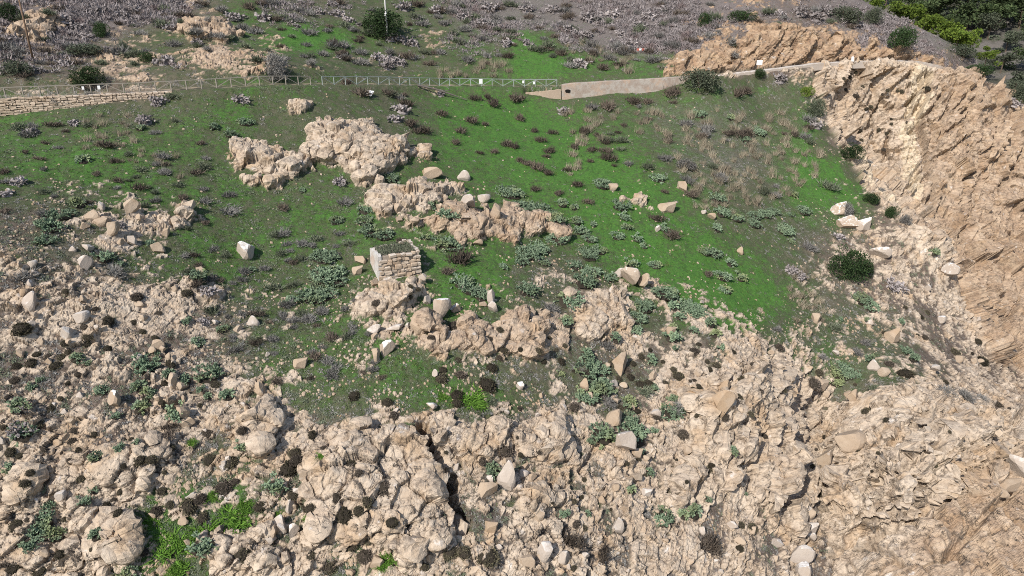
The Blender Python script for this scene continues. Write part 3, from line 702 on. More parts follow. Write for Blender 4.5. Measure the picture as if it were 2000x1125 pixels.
def bush(seed, n=900, flat=.62, lobes=9, leaf=.030):
    r = np.random.default_rng(seed); cs = rsph(lobes, r)*[.27, .27, .17]; cs[:, 2] = np.abs(cs[:, 2]) + .12; rad = r.uniform(.16, .27, lobes)
    k = r.integers(0, lobes, n); d = rsph(n, r); C = cs[k] + d*(rad[k]*r.uniform(.75, 1.05, n))[:, None]; C[:, 2] = np.maximum(C[:, 2]*flat/.55, 0.0)
    D = d + r.normal(size=(n, 3))*.6; D /= np.linalg.norm(D, axis=1)[:, None]
    return quads_at(C, D, r.uniform(.6, 1.5, n)*leaf, r.uniform(.6, 1.2, n)*leaf, r)
def pine_crown(seed):
    r = np.random.default_rng(seed); lobes = 16; cs = r.normal(size=(lobes, 3))*[.22, .22, .17] + [0, 0, .62]; rad = r.uniform(.10, .2, lobes); n = 2000
    k = r.integers(0, lobes, n); d = rsph(n, r); C = cs[k] + d*[1, 1, .7]*(rad[k]*r.uniform(.6, 1.05, n))[:, None]
    D = d + [0, 0, .4] + r.normal(size=(n, 3))*.5; D /= np.linalg.norm(D, axis=1)[:, None]
    return tris_at(C, D, r.uniform(.04, .085, n), r.uniform(.03, .055, n), r)
def ico(sub):
    import bmesh
    bm = bmesh.new(); bmesh.ops.create_icosphere(bm, subdivisions=sub, radius=1); bm.verts.ensure_lookup_table()
    v = np.array([q.co[:] for q in bm.verts]); f = np.array([[w.index for w in q.verts] for q in bm.faces]); bm.free(); return v, f
ICO1, ICO2, ICO3 = ico(1), ico(2), ico(3)
def boulder(seed, base=ICO3, cuts=11, rough=.03):
    r = np.random.default_rng(seed); v = base[0].copy()
    for k in range(cuts):
        nrm = rsph(1, r)[0]; h = r.uniform(.42, .80); e = v @ nrm - h; v = v - np.outer(np.maximum(e, 0), nrm)
    v = v * (1 + rough*fbm3(v[:, 0]*2.5+seed, v[:, 1]*2.5, v[:, 2]*2.5, 3, seed)[:, None]*2)
    v = v - (v.max(0) + v.min(0))/2; v /= (v.max(0) - v.min(0)); return v, base[1]           # unit box
def mk(name, vf, m, smooth=False): return mesh_np(name, vf[0], vf[1], smooth, m)
# ---------------------------------------------------------------- labels that single things out
LAND = [(770,505,'the ruined stone hut'),(710,280,'the large domed outcrop'),(515,310,'the low meadow outcrop'),(950,440,'the long rock ledge'),(480,490,'the lone white boulder'),
        (862,605,'the white-topped standing boulder'),(757,682,'the white-capped boulder'),(765,970,'the big broken crag'),(950,850,'the rounded crag'),(1450,790,'the smooth rock buttress'),
        (500,820,'the upright pale slab'),(1232,540,'the perched boulder'),(1655,508,'the dark juniper bush'),(1365,150,'the wall bush'),(1200,178,'the rendered wall'),
        (1482,122,'the white sign'),(755,40,'the concrete pole'),(55,60,'the thin wooden pole'),(722,188,'the fallen white board'),(150,205,'the dry-stone wall'),
        (280,690,'the large round prickly pear'),(630,540,'the big prickly pear thicket'),(290,410,'the left boulder heap'),(405,720,'the paired prickly pears'),(340,1040,'the bright green hollow'),
        (1160,710,'the prickly pear gully'),(985,930,'the tall grey boulder'),(1060,1078,'the pale bottom block'),(1640,725,'the cactus at the gully head'),(1600,900,'the shaded gully'),
        (1330,1000,'the twin cactus mats'),(1640,408,'the ravine edge boulder'),(1330,365,'the lone slope block'),(1870,900,'the banded ridge'),(1800,300,'the cliff crack'),
        (1700,200,'the upper cliff'),(910,775,'the bright grass patch'),(1400,790,'the egg-shaped boulder'),(100,440,'the long prickly pear strip'),(60,790,'the lower left cactus clump'),
        (450,1000,'the lower green strip'),(230,780,'the hollowed boulder'),(1290,380,'the small pink outcrop'),(120,640,'the shadowed boulder'),(1100,880,'the split crag'),
        (870,1010,'the dark cleft'),(740,590,'the hut shelf'),(1000,650,'the cracked tan crag'),(600,1000,'the white crag stone'),(1760,660,'the ravine shrubs'),
        (1970,1000,'the red bedrock corner'),(1690,1080,'the bottom right joint'),(1550,1060,'the gully stones'),(1200,1080,'the bottom rubble'),(150,1060,'the bottom left ledge'),
        (60,950,'the lower left edge'),(30,600,'the left edge scree'),(1480,300,'the straw grass field'),(1150,300,'the lush green slope'),(1030,150,'the fence end'),(640,155,'the fence gap'),
        (1150,60,'the bare grey thicket'),(1620,100,'the orange cutting'),(410,65,'the upper beige rocks'),(250,620,'the upper scree'),(700,770,'the stony green strip'),(1330,660,'the cactus steps'),
        (1900,540,'the banded cliff foot'),(330,880,'the middle scree'),(1750,960,'the ridge foot'),(560,690,'the mid slope grass'),(1240,440,'the cactus dotted grass')]
PLACED = {}
def relation(u, v):
    d = [math.hypot((u-a)*.8, v-b) for a, b, _ in LAND]; k = int(np.argmin(d)); a, b, nm = LAND[k]; du, dv_ = u-a, v-b
    q = 'close ' if d[k] < 38 else ('well ' if d[k] > 85 else '')
    if abs(du) > 2.2*abs(dv_): rel = q + ('right of' if du > 0 else 'left of')
    elif abs(dv_) > 2.2*abs(du): rel = q + ('below' if dv_ > 0 else 'above')
    else: rel = q + ('below right of' if du > 0 and dv_ > 0 else 'above right of' if du > 0 else 'below left of' if dv_ > 0 else 'above left of')
    return rel + ' ' + nm
def later_label(o, u, v, desc):
    PLACED.setdefault((desc + ' ' + relation(u, v)), []).append((u, v, o))
ORD = ['first', 'second', 'third', 'fourth', 'fifth', 'sixth', 'seventh', 'eighth', 'ninth', 'tenth', 'eleventh', 'twelfth']
NUM = ['', 'one', 'two', 'three', 'four', 'five', 'six', 'seven', 'eight', 'nine', 'ten', 'eleven', 'twelve']
def finish_labels():
    for lab, L in PLACED.items():
        L.sort(key=lambda q: q[0]); n_ = len(L)
        for k, (u, v, o) in enumerate(L):
            if n_ == 1: w = ''
            elif n_ == 2: w = ', ' + ('left', 'right')[k] + ' of two'
            else: w = ', ' + ('leftmost' if k == 0 else 'rightmost' if k == n_-1 else ORD[min(k, 11)] + ' from left')
            o['label'] = lab + w
def size_word(w, a, b): return 'small' if w < a else 'large' if w > b else 'medium'
def put(name, me, u, v, w, cat, group, desc, hscale=1.0, sink=.06, unit=1.0, lean=.35, wid=None, drop=.22, rz=None):
    """stand a copy of a plant mesh on the ground where the photo shows it; w = width in photo pixels"""
    pos, ppm, nrm, ij = where(u, v + w*drop*hscale); s = w / ppm / unit
    o = obj(name, me); up = Vector((nrm[0]*lean, nrm[1]*lean, 1 - lean + nrm[2]*lean)).normalized()
    qn = up.to_track_quat('Z', 'Y') @ Euler((0, 0, random.uniform(0, 6.28) if rz is None else rz)).to_quaternion()
    o.rotation_mode = 'QUATERNION'; o.rotation_quaternion = qn; o.location = Vector(pos) - up*sink*s*unit
    sw = random.uniform(.9, 1.1); o.scale = (s*sw, s/sw, s*hscale)
    if cat: o['category'] = cat; o['group'] = group; later_label(o, u, v, desc)
    return o
# ---------------------------------------------------------------- ruined stone hut
P_MORT = plain('old_mortar', (.30, .25, .20), .95, .3, 9); M_PLAST = None
def plaster(name, c, c2):
    m, nt, b = mat(name); t = NT(nt); a = t.noise(1.1, 5, .65); f = t.noise(6, 4, .7, off=4)
    x = t.mix(t.ramp(a, .38, .62), c, c2); x = t.mix(t.m('MULTIPLY', t.ramp(f, .50, .70), .65), x, (.20, .16, .125)); x = t.mix(t.m('MULTIPLY', t.ramp(t.noise(.45, 4, .7, off=6), .50, .62), .55), x, (.40, .28, .20))
    t.l(x, b.inputs['Base Color']); t.bump(f, .5, .05, b); return m
M_PLAST = plaster('lime_plaster', (.52, .50, .47), (.42, .39, .36)); M_REND = plaster('worn_render', (.36, .325, .285), (.29, .235, .195))
def stone_box(r, sx, sy, sz, jit=.035):
    mb = MB(); mb.box((0, 0, 0), (sx, sy, sz), bev=min(sx, sz)*.18)
    mb.v = [tuple(c + r.uniform(-jit, jit) for c in q) for q in mb.v]; return mb
def hut():
    pos, ppm, _, _ = where(742, 549); th = R(25)
    L, D, Hh = 80/ppm/math.cos(th-.17)*1.0, 3.3, 47/ppm/.95
    root = empty('stone_hut', pos, 'ruined square stone hut with white plastered side and plants on its roof', 'hut', None, th)
    r = random.Random(5)
    # local frame: x along the front (to the right and back), y into the hut
    c = MB(); prof = [(-.06, 0), (L+.04, 0), (L-.02, D), (0, D)]
    nseg = 14; top = []
    b = []
    def ring(z, off): return [(x + (off if x < .5 else -off), y + (off if y < .5 else -off), z) for x, y in prof]
    rings = [ring(-2.2, -.12), ring(0, -.05), ring(Hh*.6, .03), ring(Hh-.08, .07)]
    vs = [q for g in rings for q in g]; fs = [(k*4+t, k*4+(t+1)%4, k*4+4+(t+1)%4, k*4+4+t) for k in range(3) for t in range(4)] + [(12, 13, 14, 15)]
    c.add(vs, fs); c.build('wall_core', P_MORT, root)
    p = MB()                                                               # plastered left wall, with a broken upper edge
    n_ = 10; fr_ = []; bk = []
    for k in range(n_+1):
        y = D*k/n_ - .04*(k == 0); h = Hh + .10*math.sin(k*1.7) + r.uniform(-.1, .1) + .12*(k == 1)
        fr_ += [(-.20 - .05*0, y, -2.2), (-.13, y, 0), (-.06, y, Hh*.55), (-.02, y, h)]; bk += [(.25, y, -2.2), (.25, y, 0), (.3, y, Hh*.55), (.34, y, h - .03)]
    p.add(fr_ + bk, [])
    N = 4; o2 = len(fr_)
    for k in range(n_):
        for t in range(3): p.f += [(k*N+t, (k+1)*N+t, (k+1)*N+t+1, k*N+t+1)][::-1] + [(o2+k*N+t, o2+k*N+t+1, o2+(k+1)*N+t+1, o2+(k+1)*N+t)]
        p.f += [(k*N+3, (k+1)*N+3, o2+(k+1)*N+3, o2+k*N+3)]
    p.f += [(0, 1, o2+1, o2), (1, 2, o2+2, o2+1), (2, 3, o2+3, o2+2), (n_*N, o2+n_*N, o2+n_*N+1, n_*N+1), (n_*N+1, o2+n_*N+1, o2+n_*N+2, n_*N+2), (n_*N+2, o2+n_*N+2, o2+n_*N+3, n_*N+3)]
    p.build('plastered_wall', M_PLAST, root)
    z = -.9; row = 0
    sm = [rock_mat('hut_stone', .25, .0, .25, 1.2), rock_mat('pink_hut_stone', 0, .22, .1, 1.2)]
    while z < Hh - .02:
        h = r.choice([.34, .40, .46, .54]) if z > 0 else .36; x = .02 + r.uniform(-.1, .05)
        while x < L - .02:
            w = min(r.choice([.32, .42, .52, .64, .78]) * (1.15 if h > .3 else 1), L + .1 - x)
            if w < .16: break
            hh = h * r.uniform(.72, 1.2); yo = -.05 + r.uniform(-.09, .09) + .03*z/Hh
            if (z + h < Hh - .1 - .45*max(0, 1 - abs(x - L*.72)/.8) or r.random() < .5):
                s = stone_box(r, w-.05, .40, hh-.05, .04).build('stone', sm[int(r.random() < .45)], root, (x + w/2, yo + .08, z + h/2 + r.uniform(-.07, .07))); s.rotation_euler = (r.uniform(-.14, .14), r.uniform(-.09, .09), r.uniform(-.12, .12))
            x += w
        z += h; row += 1
    for k in range(9):                                                      # right wall stones and rim stones
        s = stone_box(r, .42, .55, .3).build('rim_stone', sm[0], root, (L - .1 + r.uniform(-.1, .05), .4 + k*.33, Hh - .08 + r.uniform(-.1, .1) + (.35 if k > 6 else 0))); s.rotation_euler = (0, 0, r.uniform(-.4, .4))
    for k in range(9):
        s = stone_box(r, .5, .4, .3).build('rim_stone', sm[0], root, (.4 + k*(L-.6)/9, D - .15 + r.uniform(-.1, .1), Hh - .12 + r.uniform(-.12, .1) + (.3 if k > 6 else 0))); s.rotation_euler = (0, 0, r.uniform(-.4, .4))
    q = np.random.default_rng(3); n_ = 2600
    C = np.stack([q.uniform(.35, L-.3, n_), q.uniform(.3, D-.25, n_), np.full(n_, Hh-.06) + .20*np.abs(q.normal(size=n_))], 1); Dn = rsph(n_, q); Dn[:, 2] = np.abs(Dn[:, 2]) + .3
    ve, fa = tris_at(C, Dn, q.uniform(.08, .25, n_), q.uniform(.04, .09, n_), q); obj('roof_plants', mesh_np('roof_plants', ve, fa, False, M_GGRN), root)
    return root
hut()
# ---------------------------------------------------------------- walls along the track
def path_pt(u):
    E = np.array(EDGE); return np.array([np.interp(u, E[:, 0], EW[:, k]) for k in range(3)])
def on_edge(s):                                                            # arclength parameter along the smoothed edge
    k = min(max(s, 0), len(EWs)-1.001); i = int(k); a = k - i; return Vector(EWs[i]*(1-a) + EWs[i+1]*a)
EU = proj(EWs[:, 0], EWs[:, 1], EWs[:, 2])[0]
def s_of(u): return float(np.interp(u, EU, np.arange(len(EWs))))
def frame(s):
    a, b = on_edge(s-.5), on_edge(s+.5); t = (b-a); t.z = 0; t.normalize(); return on_edge(s), t, Vector((-t.y, t.x, 0))   # along, uphill
def ground_below(p): 
    a = math.atan2(p.x, p.y); i = int(np.clip(round((a - az[0])/(az[-1]-az[0])*(NC-1)), 0, NC-1)); rr = np.hypot(GX[i], GY[i]); return float(np.interp(math.hypot(p.x, p.y), rr, GZ[i]))
def dry_wall():
    r = random.Random(11); s0, s1 = s_of(-120), s_of(335)
    root = empty('retaining_wall', on_edge(s_of(0)), 'low pink dry-stone retaining wall under the fence on the left', 'wall')
    inv = root.location.copy(); core = MB(); n_ = 40; sm = [rock_mat('wall_stone', .2, .05, .2, 1.25), rock_mat('pink_wall_stone', .0, .22, .2, 1.2)]
    count = 0
    for k in range(n_):
        a, b = s0 + (s1-s0)*k/n_, s0 + (s1-s0)*(k+1)/n_
        (pa, ta, na), (pb, tb, nb) = frame(a), frame(b); ha, hb = (min(2.2, .35 + 1.9*(s1-q)/(s1-s_of(0))) for q in (a, b))
        vs = [pa-na*.85-Vector((0,0,ha+.7)), pb-nb*.85-Vector((0,0,hb+.7)), pb-nb*.5+Vector((0,0,.02)), pa-na*.5+Vector((0,0,.02)), pb+nb*.6+Vector((0,0,.02)), pa+na*.6+Vector((0,0,.02))]
        core.add([q - inv for q in vs], [(0, 1, 2, 3), (3, 2, 4, 5)])
    core.build('wall_core', P_MORT, root)
    s = s_of(-20); tops = []
    z = 0; row = 0
    while True:
        h = r.uniform(.26, .36); x = s_of(-15) + r.uniform(0, .3); any_ = False
        while x < s1:
            w = r.uniform(.30, .85); pm, t, n2 = frame(x + w/2); H0 = min(2.2, .35 + 1.9*(s1-x)/(s1-s_of(0)))
            if z < H0 + .1 and count < 298:
                zz = -z - h/2 + .07 + r.uniform(-.03, .03); off = -.62 - .25*(z/2.2) + r.uniform(-.05, .05)
                st = stone_box(r, w-.04, .34, h*r.uniform(.8, 1.1)-.03, .05).build('stone', sm[int(r.random() < .4)], root); st.location = pm + n2*off + Vector((0, 0, zz)) - inv
                st.rotation_euler = (r.uniform(-.08, .08), r.uniform(-.08, .08), math.atan2(t.y, t.x) + r.uniform(-.1, .1)); count += 1; any_ = True
            x += w
        z += h
        if not any_ or z > 2.4: break
dry_wall()
def rendered_wall(u0, u1, top, hts, name, label, m, thick=.5, stones=False):
    a, b = s_of(u0), s_of(u1); n_ = 26; mb = MB(); root_p = on_edge(a); vs = []
    r = random.Random(int(u0))
    for k in range(n_+1):
        q = a + (b-a)*k/n_; p, t, nn = frame(q); f = k/n_; tz = np.interp(f, *zip(*top)) + r.uniform(-.03, .03)*(2 if stones else 1); bz = -np.interp(f, *zip(*hts))
        for off, z in ((-.95, bz), (-.74, tz-.05), (-.68, tz), (thick-.1, tz), (thick-.05, tz-.06), (thick, bz)):
            vs.append(p + nn*off + Vector((0, 0, z)) - root_p)
    mb.add(vs, [(k*6+t, (k+1)*6+t, (k+1)*6+t+1, k*6+t+1) for k in range(n_) for t in range(5)] + [(0, 1, 2, 3, 4, 5), tuple(n_*6+t for t in (5, 4, 3, 2, 1, 0))])
    return tag(mb.build(name, m, None, root_p), label, 'wall')
M_PSTONE = rock_mat('parapet_stone', .3, 0, .6)
w_ = rendered_wall(1096, 1345, [(0, .35), (.08, .6), (1, .45)], [(0, 2.5), (.3, 2.2), (1, 1.4)], 'rendered_wall', 'long grey rendered wall with a dark hole at its left end', M_REND)
rendered_wall(1015, 1094, [(0, -.95), (1, -.35)], [(0, 1.5), (1, 2.2)], 'rubble_wall', 'low pinkish rubble wall joining the rendered wall on its left', rock_mat('rubble_wall_stone', 0, .4, .2), .5, True)
rendered_wall(1385, 1480, [(0, .05), (1, .25)], [(0, .6), (1, .8)], 'kerb_wall', 'thin pale kerb wall between the big bush and the sign post', M_PSTONE, .35, True)
rendered_wall(1484, 1772, [(0, .25), (.4, .55), (1, .55)], [(0, .8), (.5, .7), (1, .8)], 'stone_parapet', 'long weathered stone parapet along the top of the cliff', M_PSTONE, .45, True)
rendered_wall(1774, 1862, [(0, .75), (.6, .5), (1, -.2)], [(0, .8), (1, .6)], 'end_parapet', 'short plastered parapet sloping down at the right end of the track', M_REND, .45)
# hole and undercut of the rendered wall: near-black plates, their shade put into the colour
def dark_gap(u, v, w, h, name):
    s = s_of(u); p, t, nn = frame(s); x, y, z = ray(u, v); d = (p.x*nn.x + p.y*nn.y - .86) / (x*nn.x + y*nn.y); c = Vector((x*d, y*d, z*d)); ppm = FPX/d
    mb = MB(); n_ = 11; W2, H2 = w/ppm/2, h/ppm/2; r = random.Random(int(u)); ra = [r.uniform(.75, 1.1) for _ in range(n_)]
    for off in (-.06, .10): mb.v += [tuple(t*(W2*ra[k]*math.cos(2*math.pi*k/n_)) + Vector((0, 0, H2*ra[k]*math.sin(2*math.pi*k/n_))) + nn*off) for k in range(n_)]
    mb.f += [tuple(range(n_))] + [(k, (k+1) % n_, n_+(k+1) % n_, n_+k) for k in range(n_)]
    o = mb.build(name, plain('gap_shade', (.012, .010, .009)), None); o.parent = w_; o.location = c - w_.location; return o
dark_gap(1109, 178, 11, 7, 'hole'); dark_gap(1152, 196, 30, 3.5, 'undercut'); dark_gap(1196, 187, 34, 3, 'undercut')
# ---------------------------------------------------------------- wooden trestle fence
M_WOOD = plain('grey_wood', (.25, .225, .19), .85, .25, 5); M_TEAL = plain('weathered_green_wood', (.25, .28, .26), .85, .25, 5)
def fence(u0, u1, label, m, step=1.9, off=.32):
    s0, s1 = s_of(u0), s_of(u1); n_ = max(2, int(round((s1-s0)/step))); root = empty('wooden_fence', on_edge(s0), label, 'fence', 'wooden trestle fences along the track'); inv = root.location.copy()
    P_ = []
    for k in range(n_+1):
        p, t, nn = frame(s0 + (s1-s0)*k/n_); q = p + nn*off; q.z = max(ground_below(q), p.z - .1); P_.append((q - inv, t))
    Hh = 1.18
    for k, (q, t) in enumerate(P_):
        mb = MB(); mb.bar(q - Vector((0, 0, .25)), q + Vector((0, 0, Hh)), .12); mb.build('post', m, root)
        if k < n_:
            a, b = q, P_[k+1][0]
            mb = MB(); mb.bar(a + Vector((0, 0, Hh+.04)), b + Vector((0, 0, Hh+.04)), .11, .10); mb.build('rail', m, root)
            mb = MB()
            if k % 2 == 0: mb.bar(a + Vector((0, 0, Hh-.05)), b + Vector((0, 0, .10)), .085)
            else: mb.bar(a + Vector((0, 0, .10)), b + Vector((0, 0, Hh-.05)), .085)
            mb.build('brace', m, root)
    return root
fence(-60, 609, 'long grey wooden fence with slanting braces above the dry-stone wall', M_WOOD)
fence(632, 1088, 'thin greenish wooden fence crossing the middle of the slope to the rendered wall', M_TEAL)
M_WHITE = plain('white_paint', (.78, .78, .77), .6, .05); M_STEEL = plain('grey_metal', (.35, .36, .36), .5, .1)
def fence_tag(u, v, w, h, label):
    s = s_of(u); p, t, nn = frame(s); x, y, z = ray(u, v); q = p + nn*.2; d = (q.x*nn.x + q.y*nn.y) / (x*nn.x + y*nn.y); ppm = FPX/d
    mb = MB(); M = Matrix((t, nn, Vector((0, 0, 1)))).transposed(); mb.box((0, 0, 0), (w/ppm, .04, h/ppm), M, bev=.012); tag(mb.build('small_sign', M_WHITE, None, (x*d, y*d, z*d)), label, 'sign', 'small white signs on the fence')
fence_tag(939, 159, 7, 9, 'square white sign fixed to the middle of the greenish fence'); fence_tag(162, 172, 4, 6, 'left small white marker on the long grey fence')
fence_tag(193, 171, 5, 7, 'right small white marker on the long grey fence'); fence_tag(1022, 160, 4, 5, 'left tiny white tag near the right end of the fence'); fence_tag(1043, 162, 4, 5, 'right tiny white tag near the right end of the fence')
# sign on a post, fallen board, milestone, red and white panel
pos, ppm, _, _ = where(1481, 139)
t_ = empty('sign_post', pos, 'blank white sign board on a thin post beside the kerb wall', 'sign'); hh = 20/ppm
mb = MB(); mb.tube([(0, 0, -.4), (0, 0, hh)], .04); mb.build('post', M_STEEL, t_); mb = MB(); mb.box((0, -.07, hh - 4.5/ppm), (11/ppm, .05, 9/ppm), bev=.012); mb.build('board', M_WHITE, t_)
pos, ppm, nrm, _ = where(722, 189)
mb = MB(); mb.box((0, 0, 0), (15/ppm, 1.2, .07), bev=.02); o = mb.build('fallen_board', M_WHITE, None, Vector(pos) + Vector((0, 0, .38))); o.rotation_euler = (.55, .12, -.25); tag(o, 'tilted white board lying on the grass below the fence', 'board')
pos, ppm, nrm, _ = where(1660, 124)
t_ = empty('milestone', Vector(pos) + Vector((0, 0, 0)), 'small white marker stone on the parapet above the cliff', 'milestone'); mb = MB(); mb.box((0, 0, .45), (.42, .3, .9), bev=.06); mb.build('shaft', M_WHITE, t_); mb = MB(); mb.box((0, 0, -.05), (.6, .45, .2), bev=.03); mb.build('base', M_PSTONE, t_)
pos, ppm, nrm, _ = where(1254, 101)
t_ = empty('striped_barrier', pos, 'faded red and white panel lying in the grey thicket', 'barrier'); M_RED = plain('faded_red', (.42, .14, .11))
for k in range(4): mb = MB(); mb.box(((-.75 + k*.5), 0, .35), (.5, .08, .42), bev=.01); mb.build('panel', (M_RED, M_WHITE)[k % 2], t_)
# poles
pos, ppm, _, _ = where(757, 77)
t_ = empty('utility_pole', pos, 'pale concrete utility pole with two boxes above the fence', 'pole', 'poles on the upper slope'); M_CONC = plain('concrete', (.42, .41, .39)); 
mb = MB(); mb.tube([(0, 0, -.5), (-.03, 0, 4), (-.14, 0, 9.5)], [.17, .15, .11], 10); mb.build('shaft', M_CONC, t_, smooth=True)
mb = MB(); mb.box((-.06, -.18, 44/ppm), (.36, .22, .62), bev=.03); mb.build('box', M_WHITE, t_); mb = MB(); mb.box((0, -.2, 24/ppm), (.3, .2, .8), bev=.03); mb.build('box', M_CONC, t_)
pos, ppm, _, _ = where(65, 117)
t_ = empty('utility_pole', pos, 'thin brown wooden pole leaning left at the upper left corner', 'pole', 'poles on the upper slope'); mb = MB(); mb.tube([(0, 0, -.5), (.06, 0, 4), (.14, 0, 9.2)], [.15, .13, .10], 9); mb.build('shaft', plain('brown_wood', (.16, .105, .07)), t_, smooth=True)
mb = MB(); mb.bar((-.5, 0, 8.6), (.75, 0, 8.6), .1); mb.build('crossarm', M_BARK, t_)
# fallen branch
pa, ppm, _, _ = where(815, 171); pb, _, _, _ = where(912, 198); pa, pb = Vector(pa), Vector(pb)
mb = MB(); mb.tube([pa-pa+Vector((0,0,.3)), (pb-pa)*.35+Vector((0,0,.5)), (pb-pa)*.7+Vector((0,0,.35)), (pb-pa)+Vector((0,0,.15))], [.16, .13, .10, .05], 7)
mb.tube([(pb-pa)*.5+Vector((0,0,.4)), (pb-pa)*.62+Vector((.5,.6,.9))], [.07, .03], 6); tag(mb.build('fallen_branch', plain('dead_wood', (.13, .11, .10)), None, pa), 'long dead grey branch lying on the grass below the greenish fence', 'branch')
# ---------------------------------------------------------------- boulders
BO = [mk('boulder_%d' % k, boulder(100+k, ICO3, 8 + k), None) for k in range(10)]
BMAT = {}
def bmesh_with(k, m):
    if (k, m.name) not in BMAT: me = BO[k].copy(); me.materials.clear(); me.materials.append(m); BMAT[(k, m.name)] = me
    return BMAT[(k, m.name)]
def rockput(k, m, u, v, w, h, label=None, rz=None, tilt=0.0, dep=.85):
    pos, ppm, nrm, ij = where(u, v + h*.42); W_, H_ = w/ppm, h/ppm
    o = obj('boulder', bmesh_with(k, m)); hz = H_*.98; o.scale = (W_, (W_+H_)/2*dep, hz*1.12); o.rotation_euler = (random.uniform(-.12, .12), tilt, random.uniform(-.5, .5) if rz is None else rz)
    back = Vector((pos[0], pos[1], 0)).normalized() * (W_*.25)
    o.location = Vector(pos) + back + Vector((0, 0, hz*.30)); o['category'] = 'boulder'; o['group'] = 'boulders on the hillside'
    if label: o['label'] = label
    else: later_label(o, u, v, size_word(max(w, h), 13, 20) + ' pale angular boulder')
    return o
